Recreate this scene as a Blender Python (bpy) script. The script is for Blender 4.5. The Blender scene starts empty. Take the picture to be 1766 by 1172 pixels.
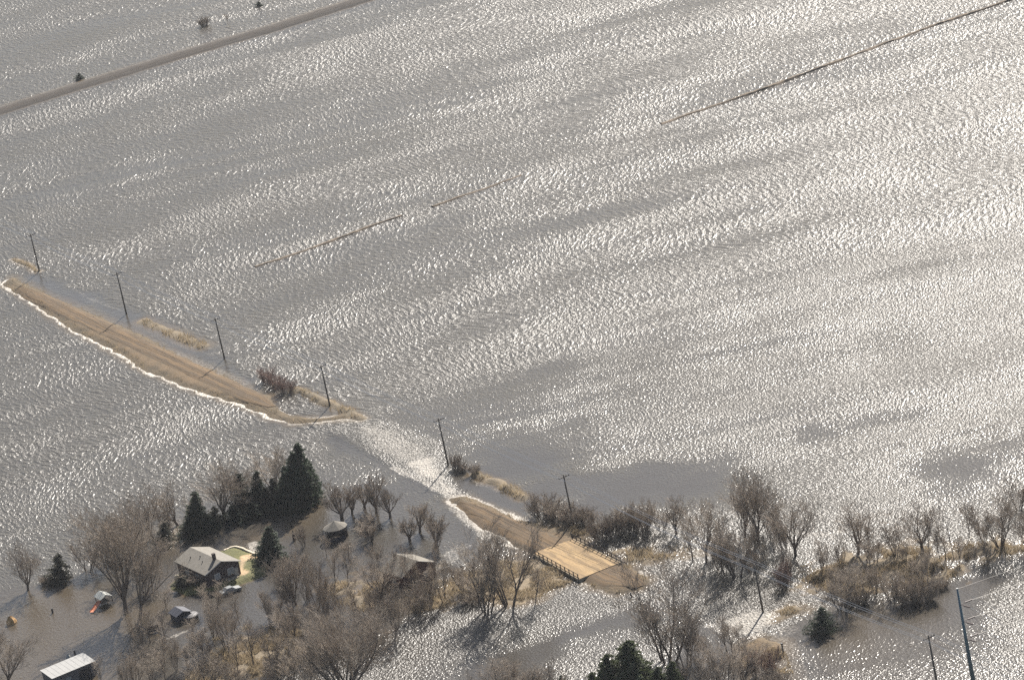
import bpy, bmesh, math, random
import numpy as np
from mathutils import Vector, Matrix
R = math.radians
S = bpy.context.scene
col = S.collection

# ---------------------------------------------------------------- camera
CAM_H, DEP, ROLL, FOC = 322.0, R(19.0), R(11.7), 7490.0     # height, depression, roll, focal length in photo pixels
F = Vector((0, math.cos(DEP), -math.sin(DEP)))
LU = Vector((0, math.sin(DEP), math.cos(DEP)))
RX = Vector((1, 0, 0)) * math.cos(ROLL) - LU * math.sin(ROLL)
UY = Vector((1, 0, 0)) * math.sin(ROLL) + LU * math.cos(ROLL)
CAM = Vector((0, 0, CAM_H))
cd = bpy.data.cameras.new('camera'); cam = bpy.data.objects.new('camera', cd); col.objects.link(cam)
m = Matrix((RX, UY, -F)).transposed().to_4x4(); m.translation = CAM
cam.matrix_world = m
cd.sensor_width = 36; cd.lens = FOC / 1766 * 36; cd.clip_start = 5; cd.clip_end = 60000
S.camera = cam

# ---------------------------------------------------------------- light
SUN_EL, SUN_AZ = R(37), R(23)
w = bpy.data.worlds.new('World'); S.world = w; w.use_nodes = True
sky = w.node_tree.nodes.new('ShaderNodeTexSky'); sky.sky_type = 'NISHITA'; sky.sun_disc = False
sky.sun_elevation = SUN_EL; sky.sun_rotation = SUN_AZ; sky.dust_density = 1.5; sky.air_density = 1.0
bg = w.node_tree.nodes['Background']; bg.inputs[1].default_value = 0.054
w.node_tree.links.new(sky.outputs[0], bg.inputs[0])
ld = bpy.data.lights.new('sun', 'SUN'); ld.energy = 5.0; ld.angle = R(0.53); ld.color = (1, .94, .855)
sun = bpy.data.objects.new('sun', ld); col.objects.link(sun)
sdir = Vector((math.sin(SUN_AZ) * math.cos(SUN_EL), math.cos(SUN_AZ) * math.cos(SUN_EL), math.sin(SUN_EL)))
sun.rotation_euler = sdir.to_track_quat('Z', 'Y').to_euler(); sun.location = (0, 900, 400)
S.view_settings.view_transform = 'Standard'; S.view_settings.look = 'None'
S.view_settings.exposure = 1.06; S.view_settings.gamma = 1
S.cycles.max_bounces = 4; S.cycles.transparent_max_bounces = 8
S.cycles.use_denoising = False

# ---------------------------------------------------------------- surveying helpers
def gp(px, py, z=0.0):
    "the point of the plain (height z) that the photo shows at px, py"
    d = F * FOC + RX * (px - 883) - UY * (py - 586)
    t = (z - CAM_H) / d.z
    p = CAM + d * t
    return Vector((p.x, p.y, z))
def scale_at(p):
    "photo pixels per metre at a point"
    return FOC / ((p - CAM).dot(F))
def gpoly(pts): return np.array([[gp(*p).x, gp(*p).y] for p in pts])

# ---------------------------------------------------------------- terrain maths
rs = np.random.RandomState(7)
_tab = rs.rand(257, 257).astype(np.float32)
def vnoise(x, y):
    xi = np.floor(x).astype(int); yi = np.floor(y).astype(int)
    fx = x - xi; fy = y - yi; fx = fx*fx*(3-2*fx); fy = fy*fy*(3-2*fy)
    a = _tab[xi % 257, yi % 257]; b = _tab[(xi+1) % 257, yi % 257]
    c = _tab[xi % 257, (yi+1) % 257]; d = _tab[(xi+1) % 257, (yi+1) % 257]
    return (a*(1-fx)+b*fx)*(1-fy) + (c*(1-fx)+d*fx)*fy
def fbm(x, y, o=3):
    s = 0; a = .5; t = 0
    for i in range(o): s = s + a*vnoise(x*2**i+17*i, y*2**i+31*i); t += a; a *= .5
    return s/t
def sdist(P, X, Y, margin=40):
    "signed distance to polygon P, positive inside; -1e3 far away"
    out = np.full(X.shape, -1e3, np.float32)
    m = (X > P[:,0].min()-margin) & (X < P[:,0].max()+margin) & (Y > P[:,1].min()-margin) & (Y < P[:,1].max()+margin)
    x = X[m]; y = Y[m]
    d = np.full(x.shape, 1e9); ins = np.zeros(x.shape, bool)
    n = len(P)
    for i in range(n):
        x0, y0 = P[i]; x1, y1 = P[(i+1) % n]
        dx, dy = x1-x0, y1-y0
        t = np.clip(((x-x0)*dx+(y-y0)*dy)/(dx*dx+dy*dy+1e-9), 0, 1)
        d = np.minimum(d, (x-x0-t*dx)**2+(y-y0-t*dy)**2)
        c = ((y0 > y) != (y1 > y)) & (x < (x1-x0)*(y-y0)/(y1-y0+1e-12)+x0)
        ins ^= c
    d = np.sqrt(d)
    out[m] = np.where(ins, d, -d)
    return out
def ldist(P, X, Y, margin=25):
    "distance to polyline P"
    out = np.full(X.shape, 1e3, np.float32)
    m = (X > P[:,0].min()-margin) & (X < P[:,0].max()+margin) & (Y > P[:,1].min()-margin) & (Y < P[:,1].max()+margin)
    x = X[m]; y = Y[m]; d = np.full(x.shape, 1e9)
    for i in range(len(P)-1):
        x0, y0 = P[i]; x1, y1 = P[i+1]; dx, dy = x1-x0, y1-y0
        t = np.clip(((x-x0)*dx+(y-y0)*dy)/(dx*dx+dy*dy+1e-9), 0, 1)
        d = np.minimum(d, (x-x0-t*dx)**2+(y-y0-t*dy)**2)
    out[m] = np.sqrt(d)
    return out
def ss(a, b, x):
    t = np.clip((x-a)/(b-a), 0, 1); return t*t*(3-2*t)

far = np.array([1460, 1560, 1750, 2100, 3000, 5000, 9000, 20000, 45000.])
ys = np.concatenate([[-3000, -500, 200, 500, 640, 700], np.arange(735, 1125, .5), np.arange(1125, 1420, .9), far])
xs = np.concatenate([-np.array([30000, 12000, 5000, 2500, 1200, 600, 330, 240.]), np.arange(-190, 195, .55), np.array([240, 330, 600, 1200, 2500, 5000, 12000, 30000.])])
GX, GY = np.meshgrid(xs, ys)
# wind frame
WA = R(21)
U = GX*math.cos(WA)+GY*math.sin(WA); W_ = -GX*math.sin(WA)+GY*math.cos(WA)

def grid_mesh(name, Z, attrs, mat):
    ny, nx = GX.shape
    me = bpy.data.meshes.new(name)
    co = np.stack([GX, GY, Z], -1).reshape(-1, 3).astype(np.float32)
    i = np.arange((ny-1)*(nx-1)); r = i//(nx-1); c = i % (nx-1); a = r*nx+c
    q = np.stack([a, a+1, a+1+nx, a+nx], -1).astype(np.int32)
    me.vertices.add(len(co)); me.vertices.foreach_set('co', co.ravel())
    me.loops.add(q.size); me.loops.foreach_set('vertex_index', q.ravel())
    me.polygons.add(len(q)); me.polygons.foreach_set('loop_start', np.arange(0, q.size, 4, dtype=np.int32))
    me.polygons.foreach_set('use_smooth', np.ones(len(q), bool))
    me.update(calc_edges=True)
    for k, v in attrs.items():
        if v.ndim == 3:
            at = me.attributes.new(k, 'FLOAT_COLOR', 'POINT')
            at.data.foreach_set('color', np.concatenate([v, np.ones(v.shape[:2]+(1,))], -1).astype(np.float32).ravel())
        else:
            at = me.attributes.new(k, 'FLOAT', 'POINT'); at.data.foreach_set('value', v.astype(np.float32).ravel())
    me.materials.append(mat)
    o = bpy.data.objects.new(name, me); col.objects.link(o); o['kind'] = 'structure'
    return o

# node helper
class NT:
    def __init__(s, name):
        s.m = bpy.data.materials.new(name); s.m.use_nodes = True; s.t = s.m.node_tree
        s.p = s.t.nodes['Principled BSDF']
    def n(s, typ, **k):
        nd = s.t.nodes.new(typ)
        for a, b in k.items():
            if a[0] == 'i' and a[1:].isdigit(): s.put(nd.inputs[int(a[1:])], b)
            elif a.startswith('I_'): s.put(nd.inputs[a[2:].replace('_', ' ')], b)
            else: setattr(nd, a, b)
        return nd
    def put(s, sock, v):
        if isinstance(v, bpy.types.NodeSocket): s.t.links.new(v, sock)
        elif isinstance(v, bpy.types.Node): s.t.links.new(v.outputs[0], sock)
        else: sock.default_value = v
    def math(s, op, a, b=0.0, c=None):
        k = dict(operation=op, i0=a, i1=b)
        if c is not None: k['i2'] = c
        return s.n('ShaderNodeMath', **k).outputs[0]
    def noise(s, vec, scale, detail=2, rough=.5, dist=0):
        return s.n('ShaderNodeTexNoise', i0=vec, I_Scale=scale, I_Detail=detail, I_Roughness=rough, I_Distortion=dist).outputs[0]
    def mapr(s, v, a, b, c, d):
        return s.n('ShaderNodeMapRange', i0=v, i1=a, i2=b, i3=c, i4=d).outputs[0]
    def mix(s, f, a, b, bt='MIX'):
        nd = s.t.nodes.new('ShaderNodeMix'); nd.data_type = 'RGBA'; nd.blend_type = bt
        s.put(nd.inputs[0], f); s.put(nd.inputs[6], a); s.put(nd.inputs[7], b); return nd.outputs[2]
    def attr(s, nm, out=2): return s.n('ShaderNodeAttribute', attribute_name=nm).outputs[out]
    def pos(s): return s.n('ShaderNodeNewGeometry').outputs['Position']
    def mapping(s, vec, rot=0, scale=(1, 1, 1)):
        return s.n('ShaderNodeMapping', i0=vec, i2=(0, 0, rot), i3=scale).outputs[0]

# ---------------------------------------------------------------- land shapes (surveyed outlines)
ROAD1 = gpoly([(20,477),(90,512),(175,547),(235,574),(289,602),(355,633),(404,656),(430,670),(466,684),(480,700),(500,716),(540,720),(570,719),(600,712),(621,721),(570,725),(535,729),(501,730),(466,719),(415,698),(328,670),(246,637),(199,607),(120,566),(55,522),(5,491)])
ROAD2 = gpoly([(776,858),(800,856),(842,873),(898,896),(946,907),(975,909),(1014,909),(1012,919),(990,925),(1071,970),(1106,987),(1121,1001),(1106,1016),(1065,1023),(1021,1011),(997,1000),(950,978),(915,957),(899,948),(874,928),(837,908),(805,887)])
DECK = gpoly([(988,928),(1070,969),(999,998),(919,953)])
GRAVEL1 = gpoly([(40,497),(175,556),(289,613),(400,666),(455,694),(470,708),(415,694),(328,664),(246,628),(199,600),(120,556),(45,507)])
GRAVEL2 = gpoly([(785,860),(842,880),(930,912),(985,928),(1070,972),(1105,992),(1105,1010),(1065,1018),(998,994),(925,955),(850,910),(800,880)])
SPIT = gpoly([(1285,1112),(1307,1102),(1332,1107),(1371,1127),(1405,1146),(1386,1155),(1342,1162),(1310,1180),(1290,1190),(1286,1140)])
LAWN = gpoly([(385,950),(406,944),(427,950),(447,956),(462,975),(458,990),(430,1003),(412,1009),(380,1016),(345,1022),(322,1026),(298,1018),(292,1009),(318,985),(330,960)])
BANK = gpoly([(776,1000),(800,985),(850,972),(905,958),(930,965),(990,1001),(960,1012),(930,1030),(900,1038),(830,1035),(780,1022)])
WOOD = gpoly([(1395,992),(1430,978),(1480,958),(1560,948),(1640,956),(1690,946),(1730,936),(1790,930),(1800,950),(1700,958),(1640,972),(1620,996),(1600,1010),(1540,1003),(1480,1012),(1430,1018),(1395,1005)])
NORTH = gpoly([(1073,953),(1120,948),(1185,949),(1185,958),(1120,963),(1080,962)])
TUFT = gpoly([(1358,1043),(1392,1049),(1380,1056),(1362,1060),(1342,1069),(1345,1055)])
SOUTH = gpoly([(420,1110),(470,1090),(520,1095),(520,1125),(480,1150),(440,1165),(380,1180),(330,1190),(360,1150)])
SOUTH2 = gpoly([(610,1000),(690,1000),(740,1020),(770,1040),(720,1050),(640,1040),(560,1030)])
OXBOW = gpoly([(468,695),(490,684),(515,676),(535,688),(566,703),(560,713),(520,718),(490,712)])
LINE1 = gpoly([(-250,258),(-100,219),(0,191),(158,142),(317,93),(476,47),(630,-2),(800,-57),(1000,-125)])
RIDGES = [  # grassy field edges just breaking the water
  (gpoly([(22,447),(44,455),(66,468)]), .8, .35),
  (gpoly([(246,553),(275,565),(310,580),(350,598)]), 1.5, .3),
  (gpoly([(510,670),(553,690),(599,709),(623,722)]), 1.3, .5),
  (gpoly([(820,818),(860,833),(905,858)]), 1.3, .5),
]
# ---------------------------------------------------------------- ground heights and cover
DN = (fbm(GX*.35, GY*.35, 3)-.5)
DN2 = (fbm(GX*.09+5, GY*.09+9, 3)-.5)
H = -.75+.5*DN2
C = np.empty(GX.shape+(3,), np.float32); C[:] = (.11, .085, .055)
GRAV_FLAT = 1
TAN = np.array([.42, .285, .13]); STRAW = np.array([.17, .135, .09]); GRASSB = np.array([.17, .13, .075]); GRAV = np.array([.125, .085, .045]); GREEN = np.array([.13, .13, .045])
def land(P, top, slope, rag, colr, cn=.35):
    global H, C
    sd = sdist(P, GX, GY)+rag*DN*2
    h = np.minimum(top+.15*DN, sd*slope)
    H = np.maximum(H, np.where(sd > -3, h, -9))
    m = ss(-1.5, .3, sd)[..., None]*(1-cn*(DN2*2)[..., None])
    C[:] = C*(1-np.clip(m, 0, 1))+np.array(colr)*np.clip(m, 0, 1)
land(ROAD1, .42, .2, .75, (.105, .078, .045))
land(ROAD2, .5, .22, 1.2, (.105, .078, .045))
land(SPIT, .3, .12, 1.5, (.18, .13, .075))
land(LAWN, .6, .5, .5, GREEN*.9)
land(BANK, .35, .13, 4, STRAW*1.2)
land(WOOD, .22, .08, 8, STRAW*1.1)
land(NORTH, .2, .15, 4, STRAW)
land(TUFT, .25, .2, 2.5, STRAW)
land(SOUTH, .25, .08, 9, STRAW*1.15)
land(SOUTH2, .2, .06, 9, STRAW*1.0)
for P, wd, top in RIDGES:
    d = ldist(P, GX, GY)+DN*1.6
    H = np.maximum(H, top-d*(top/wd)); mm = ss(wd+1, wd*.6, d)[..., None]; C[:] = C*(1-mm)+STRAW*.95*mm
sd = sdist(OXBOW, GX, GY)+DN*2
H = H - ss(0, 1.5, sd)*1.3
d1 = ldist(LINE1, GX, GY, 40)
H = np.maximum(H, np.minimum(.55, (3.9-d1+DN*1.2)*.2))
mm = ss(5.0, 3.6, d1)[..., None]; C[:] = C*(1-mm)+np.array((.034, .026, .02))*mm
# creek under the bridge
cr = ldist(gpoly([(1040,985),(990,958),(955,940)]), GX, GY)
g2 = ss(-.4, .5, sdist(GRAVEL2, GX, GY)+DN*1.2)[..., None]; C[:] = C*(1-g2)+GRAV*g2
g1 = ss(-.4, .7, sdist(GRAVEL1, GX, GY)+DN*2.0)[..., None]; C[:] = C*(1-g1)+GRAV*g1
for g_ in (g1[..., 0], g2[..., 0]):
    g_ = g_*ss(-.1, .25, H); H = H*(1-g_)+.47*g_
sp = ss(0, 2, sdist(SPIT, GX, GY)+DN*1.5)[..., None]; C[:] = C*(1-sp)+GRAV*.9*sp
# worn dirt strip and path in the farmyard
pth = ss(-.2, .4, sdist(gpoly([(416,962),(448,957),(450,964),(424,972),(421,985),(433,990),(422,996),(412,996)]), GX, GY))[..., None]
C[:] = C*(1-pth)+np.array((.5, .36, .22))*pth
dg = ss(.0, 2., DN2+.18)[..., None]
# flat ground far off
GROUND_Z = np.where((GY > 1415) | (GY < 730) | (abs(GX) > 192), -.8, H)
# wetness darkens the margin where the soil is soaked
g = NT('ground_soil')
P_ = g.pos()
nf = g.noise(P_, 2.2, 4, .7); nb = g.noise(P_, .25, 3, .6)
c0 = g.mix(1.0, g.attr('cover', 0), g.mix(g.mapr(nf, .3, .7, 0, 1), (.62, .60, .58, 1), (1.3, 1.3, 1.3, 1)), 'MULTIPLY')
c0 = g.mix(1.0, c0, g.mix(g.mapr(nb, .35, .65, 0, 1), (.75, .78, .8, 1), (1.18, 1.15, 1.1, 1)), 'MULTIPLY')
g.put(g.p.inputs['Base Color'], c0); g.put(g.p.inputs['Roughness'], .95)
bmp = g.n('ShaderNodeBump', I_Strength=.8, I_Distance=.25, I_Height=nf); g.put(g.p.inputs['Normal'], bmp)
ground = grid_mesh('ground', GROUND_Z, {'cover': C}, g.m)

# ---------------------------------------------------------------- water: chop, silt and foam
CH = np.full(GX.shape, 1.0, np.float32)
def zone(pts, val, feather=8, rag=10):
    global CH
    P = gpoly(pts); sd = sdist(P, GX, GY, 60)+rag*DN2*2+rag*.4*DN
    m = ss(-feather, feather, sd)
    CH = CH*(1-m)+val*m
# broad wind streaks over the open fields
ST = fbm(U*.006+3, W_*.035+4, 3); ST2 = fbm(U*.012+30, W_*.09+14, 3)
CH *= (.72+.3*ss(.25, .72, ST))*(.82+.36*ST2)*(.9+.22*ss(-20, 175, GX))
zone([(640,690),(720,680),(860,650),(960,620),(1080,660),(900,720),(1050,790),(1250,800),(1230,850),(1150,880),(980,860),(850,830),(800,790),(700,720)], .5, 10, 14)
zone([(800,780),(880,760),(960,800),(1100,810),(1240,812),(1260,850),(1150,880),(1020,880),(940,850),(900,845),(820,815)], .14, 14, 14)
zone([(1570,800),(1650,760),(1790,730),(1790,850),(1640,850),(1560,830)], .3, 16, 14)
zone([(1400,745),(1450,720),(1560,690),(1610,680),(1600,695),(1480,745),(1420,755)], .35, 8, 9)
zone([(60,470),(110,488),(200,520),(290,560),(400,620),(440,650),(430,668),(350,630),(235,572),(90,512),(30,478)], .18, 3, 4)
zone([(545,728),(620,721),(665,733),(750,765),(772,825),(815,852),(840,872),(775,853),(744,838),(680,805),(640,782),(560,745)], 1.7, 2, 2)
zone([(430,640),(560,700),(640,725),(620,722),(560,695)], .2, 2, 3)
zone([(560,735),(680,808),(745,842),(800,890),(835,920),(860,960),(800,975),(770,950),(750,880),(640,800),(560,760)], .18, 3, 4)
zone([(-20,1010),(60,1010),(130,1000),(250,960),(300,945),(400,905),(540,860),(580,840),(640,830),(740,850),(790,900),(800,960),(760,1000),(700,1060),(600,1120),(500,1240),(-20,1240)], .30, 4, 8)
zone([(790,800),(830,812),(930,860),(900,892),(830,868),(785,845)], .12, 2, 3)
zone([(440,1172),(640,1110),(740,1060),(790,1030),(990,1008),(1080,1030),(1090,1045),(950,1070),(850,1110),(700,1172),(600,1240)], 1.25, 4, 6)
zone([(760,1172),(850,1120),(960,1085),(1080,1050),(1170,1060),(1060,1110),(960,1172),(900,1240),(700,1240)], .2, 4, 6)
zone([(935,1200),(950,1150),(1060,1080),(1180,1060),(1220,1080),(1200,1140),(1180,1240)], .9, 5, 8)
zone([(1110,1010),(1060,940),(1110,880),(1320,880),(1500,900),(1766,880),(1790,930),(1640,960),(1560,950),(1400,985),(1390,1040),(1350,1070),(1300,1105),(1235,1085),(1200,1050)], 1.2, 5, 8)
zone([(1225,1075),(1215,1020),(1290,985),(1390,1000),(1385,1035),(1345,1060),(1310,1100),(1262,1098)], 1.7, 3, 4)
zone([(1190,1065),(1225,1075),(1262,1098),(1290,1120),(1270,1200),(1150,1200)], .35, 3, 5)
zone([(1380,1120),(1330,1100),(1380,1080),(1460,1050),(1560,1025),(1640,1000),(1720,1000),(1700,1050),(1600,1080),(1520,1110),(1400,1142)], .22, 4, 6)
zone([(1300,1215),(1400,1155),(1520,1115),(1640,1085),(1790,1075),(1790,1135),(1640,1150),(1480,1240)], 1.5, 4, 6)
zone([(1640,1200),(1640,1160),(1790,1140),(1790,1240)], .6, 4, 6)
# shelter close to every shore
CH = CH*(1-.5*ss(.5, 0, -GROUND_Z)) 
FO = np.zeros(GX.shape, np.float32)
def foam_glint(pts, wd, amt=1.0, rag=1.5):
    global FO
    d = ldist(gpoly(pts), GX, GY, 10)+(DN*rag)
    FO = np.maximum(FO, amt*ss(wd, wd*.35, d))
FOAML = [(0,493),(22,511),(74,538),(123,568),(199,606),(232,628),(300,658),(393,695),(437,710),(472,723)]
def shore_foam(pts, reach, d0, amt):
    global FO
    m = ss(reach+1.5, reach, ldist(gpoly(pts), GX, GY, 20)); z = GROUND_Z+.25*(vnoise(GX*.5+9, GY*.5)-.5)*.6
    FO = np.maximum(FO, amt*m*ss(-d0, -d0*.5, z))
shore_foam(FOAML, 4.0, .2, .95)
shore_foam([(780,868),(800,890),(820,905),(840,925),(870,945)], 2.5, .3, .75)
shore_foam([(775,852),(800,856),(842,872),(898,895)], 2.5, .25, .7); shore_foam([(22,447),(66,468)], 3, .3, .5); shore_foam([(505,731),(570,726),(620,724)], 3, .2, .6)
foam_glint([(22,449),(44,458),(66,470)], .9, .7); foam_glint([(70,474),(85,480)], .8, .5)
foam_glint([(117,490),(140,505),(153,514),(191,529),(210,536)], 1.0, .35)
foam_glint([(290,604),(330,620),(380,640),(425,660)], 1.6, .35); foam_glint([(300,590),(350,606),(375,610)], 1.6, .3)
foam_glint([(505,731),(570,726),(620,724),(650,722)], .8, .45)
foam_glint([(677,806),(710,822),(744,839),(775,856)], 1.2, .55)
foam_glint([(780,868),(800,890),(820,905),(840,925)], 2.2, .5)
foam_glint([(775,852),(800,856),(842,872),(898,895),(946,907)], 1.0, .5)
foam_glint([(800,822),(850,843),(900,860),(945,875)], .8, .35)
foam_glint([(995,1003),(1030,1016),(1065,1026)], .8, .4); foam_glint([(1105,985),(1122,1001)], .7, .6)
foam_glint([(1224,1078),(1246,1092),(1262,1099),(1280,1110),(1300,1112)], 1.4, .5)
foam_glint([(1360,1085),(1345,1098),(1350,1110),(1375,1120)], 3.5, .35)
foam_glint([(1390,1158),(1450,1165),(1500,1160)], 1.6, .35)
foam_glint([(1640,1075),(1766,1030)], 1.2, .2)
foam_glint([(476,67),(560,37),(640,12)], 1.8, .35); foam_glint([(340,107),(380,96)], 1.5, .3); foam_glint([(200,158),(340,112)], .9, .2)
foam_glint([(795,945),(770,965),(760,975)], 4, .4)
foam_glint([(435,938),(445,955)], 2.2, .6)
foam_glint([(1020,905),(1060,892),(1075,888)], 1.2, .4); foam_glint([(1350,915),(1420,922),(1460,915)], 1.6, .4)
foam_glint([(1650,955),(1700,940),(1766,930)], 1.0, .3); foam_glint([(290,1100),(345,1078)], .9, .5)
for pts, v in [([(600,735),(650,728),(740,765),(765,800),(690,800),(640,775)], .45), ([(685,800),(750,775),(775,835),(830,868),(775,853),(744,838)], .72), ([(1232,1078),(1300,1040),(1345,1060),(1305,1100),(1262,1098)], .6), ([(795,885),(835,905),(850,930),(815,915)], .5)]:  # broad patches: white water, with glint over the drowned road painted in pale
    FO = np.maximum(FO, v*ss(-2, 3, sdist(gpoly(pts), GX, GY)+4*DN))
FO *= (GX > -185) & (GX < 190)
SI = ss(.55, .05, -GROUND_Z)*.9                      # silt stirred up in the shallows
for pts, v in [([(180,930),(300,900),(420,930),(540,870),(560,850),(530,900),(460,940),(360,930),(250,960)], .9),
               ([(1400,1142),(1380,1120),(1440,1060),(1560,1020),(1600,1040),(1520,1100)], .4), ([(0,1020),(200,1000),(300,1040),(200,1240),(-40,1240)], .45)]:
    SI = np.maximum(SI, v*ss(-6, 8, sdist(gpoly(pts), GX, GY)+10*DN2))
fw = (GY > 1415) | (GY < 730) | (abs(GX) > 192)
FI = ss(-25, 25, sdist(gpoly([(560,770),(640,712),(900,650),(1250,500),(1500,430),(1900,380),(1950,1400),(-200,1400),(-60,1000),(150,990),(300,900),(480,870)]), GX, GY, 60)+25*DN2)
CH = np.where(fw, .8, CH); SI = np.where(fw, 0, SI); FO = np.where(fw, 0, FO)

wt = NT('flood_water')
P_ = wt.pos()
wm = wt.mapping(P_, -WA)                      # x downwind, y along the crests
big = wt.n('ShaderNodeTexNoise', i0=P_, I_Scale=.022, I_Detail=1.0)
off = wt.n('ShaderNodeVectorMath', operation='MULTIPLY_ADD', i0=big.outputs[1], i1=(26, 26, 0), i2=wm).outputs[0]
def stretched(u, v, vec=off): return wt.mapping(vec, 0, (1/u, 1/v, 1))
n1 = wt.noise(stretched(.98, 1.85), 1, 1.0, .4, .35)
n1f = wt.noise(stretched(.5, .8), 1, 1.0, .5, .3)
n2 = wt.noise(stretched(.5, .62), 1, 1.0, .5, .3)
n3 = wt.noise(wt.mapping(P_, .4, (1, 1, 1)), 3.2, 1.0, .5)
def sharp(v, lo=.3, hi=.75):                   # peaked crests, flat troughs
    t = wt.mapr(v, lo, hi, 0, 1); return wt.math('POWER', t, 1.5)
fi = wt.attr('fine')
hgt = wt.math('MULTIPLY', sharp(n1), wt.mapr(fi, 0, 1, .21, .045))
hgt = wt.math('MULTIPLY_ADD', sharp(n1f), wt.mapr(fi, 0, 1, 0, .125), hgt)
hgt = wt.math('MULTIPLY_ADD', sharp(n2), .075, hgt)
hgt = wt.math('MULTIPLY_ADD', n3, .13, hgt)
ch = wt.attr('chop')
patch = wt.mapr(wt.noise(wt.mapping(P_, -WA, (.012, .10, 1)), 1, 4, .65), .32, .68, .66, 1.3)
amp = wt.math('MULTIPLY', ch, patch)
hgt = wt.math('MULTIPLY', hgt, amp)
b = wt.n('ShaderNodeBump', I_Strength=1.0, I_Distance=1.0, I_Height=hgt)
wt.put(wt.p.inputs['Normal'], b)
fo = wt.attr('foam_glint'); fn = wt.noise(P_, 1.6, 3, .7)
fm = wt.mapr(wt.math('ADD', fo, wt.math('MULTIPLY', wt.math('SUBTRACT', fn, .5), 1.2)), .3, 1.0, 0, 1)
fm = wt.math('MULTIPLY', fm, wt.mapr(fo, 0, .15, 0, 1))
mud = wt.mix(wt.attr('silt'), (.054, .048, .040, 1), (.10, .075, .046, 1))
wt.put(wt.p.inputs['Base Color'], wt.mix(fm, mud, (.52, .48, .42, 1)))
rr = wt.mapr(amp, .1, 1.0, .14, .36)
wt.put(wt.p.inputs['Roughness'], wt.math('MULTIPLY_ADD', fm, .4, rr))
wt.put(wt.p.inputs['IOR'], 1.33)
water = grid_mesh('water', np.zeros(GX.shape), {'chop': CH, 'silt': SI, 'foam_glint': FO, 'fine': FI}, wt.m)

# ---------------------------------------------------------------- small mesh kit
def hz(x, y):
    "ground height under a point"
    i = int(np.clip(np.searchsorted(ys, y), 1, len(ys)-1)); j = int(np.clip(np.searchsorted(xs, x), 1, len(xs)-1))
    fx = (x-xs[j-1])/(xs[j]-xs[j-1]); fy = (y-ys[i-1])/(ys[i]-ys[i-1])
    return float((GROUND_Z[i-1, j-1]*(1-fx)+GROUND_Z[i-1, j]*fx)*(1-fy)+(GROUND_Z[i, j-1]*(1-fx)+GROUND_Z[i, j]*fx)*fy)
def plain(name, c, rough=.7, metal=0, var=.25, scale=3.0, bump=0):
    g = NT(name); v = g.n('ShaderNodeTexCoord').outputs['Object']
    nz = g.noise(v, scale, 4, .65)
    lo = tuple(x*(1-var) for x in c)+(1,); hi = tuple(min(1, x*(1+var)) for x in c)+(1,)
    g.put(g.p.inputs['Base Color'], g.mix(g.mapr(nz, .3, .7, 0, 1), lo, hi))
    g.put(g.p.inputs['Roughness'], rough); g.put(g.p.inputs['Metallic'], metal)
    if bump: g.put(g.p.inputs['Normal'], g.n('ShaderNodeBump', I_Strength=.7, I_Distance=bump, I_Height=nz))
    return g.m
M = dict(
    bark=plain('bark', (.125, .10, .082), .9, scale=2), twig=plain('twigs', (.29, .24, .19), .9, var=.3, scale=.4),
    redtwig=plain('red_twigs', (.25, .17, .14), .9, var=.25, scale=.5),
    needle=plain('needles', (.035, .052, .03), .8, var=.5, scale=.8), pine=plain('pine_needles', (.06, .075, .032), .8, var=.5, scale=.6),
    cedar=plain('cedar_needles', (.06, .06, .042), .85, var=.5, scale=.6),
    wood=plain('weathered_wood', (.10, .085, .07), .85), steel=plain('weathered_steel', (.11, .17, .19), .5, .4),
    wire=plain('bare_wire', (.5, .48, .44), .35, .8, var=.1), ceramic=plain('insulator_ceramic', (.10, .06, .05), .4),
    shingle=plain('shingles', (.17, .155, .13), .85, var=.18, scale=1.2), roofold=plain('old_shingles', (.16, .145, .12), .9, var=.25, scale=1.2),
    siding=plain('dark_siding', (.062, .045, .045), .8, var=.2), redsiding=plain('red_siding', (.085, .04, .036), .8, var=.25),
    whitemetal=plain('white_metal', (.30, .295, .28), .45, .0, var=.08, scale=1), barn=plain('barn_wall', (.11, .105, .11), .8, var=.2),
    glass=plain('window_glass', (.25, .27, .28), .15, 0, var=.1), trim=plain('trim', (.5, .47, .42), .6, var=.08),
    blue=plain('blue_tarp', (.02, .024, .042), .7, var=.3), stock=plain('tank_grey', (.11, .105, .11), .6, var=.1),
    orange=plain('faded_orange', (.72, .27, .14), .5, var=.1), canvas=plain('canvas', (.42, .42, .38), .8, var=.1),
    straw=plain('straw', (.40, .24, .10), .95, var=.35, scale=6, bump=.05), black=plain('black_metal', (.02, .022, .028), .5, var=.2),
    guard=plain('guardrail_timber', (.045, .038, .034), .8, var=.3), concrete=plain('old_concrete', (.33, .28, .2), .9, var=.15),
    carpaint=plain('car_paint', (.30, .31, .31), .35, .3, var=.05), rubber=plain('rubber', (.02, .02, .02), .8),
    rock=plain('rocks', (.42, .37, .29), .9, var=.3), chim=plain('chimney_brick', (.07, .055, .05), .9),
    sand=plain('sandbags', (.6, .52, .40), .9, var=.15, scale=4), grass=plain('dry_grass_blades', (.27, .215, .14), .9, var=.35, scale=.35),
)
def translucent(m, f):
    t = m.node_tree; out = t.nodes['Material Output']; p = t.nodes['Principled BSDF']
    tr = t.nodes.new('ShaderNodeBsdfTranslucent'); mx = t.nodes.new('ShaderNodeMixShader'); mx.inputs[0].default_value = f
    t.links.new(p.inputs['Base Color'].links[0].from_socket, tr.inputs[0])
    t.links.new(p.outputs[0], mx.inputs[1]); t.links.new(tr.outputs[0], mx.inputs[2]); t.links.new(mx.outputs[0], out.inputs[0])
for k_, f_ in (('grass', .5), ('needle', .3), ('pine', .35), ('cedar', .3)): translucent(M[k_], f_)
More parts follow.
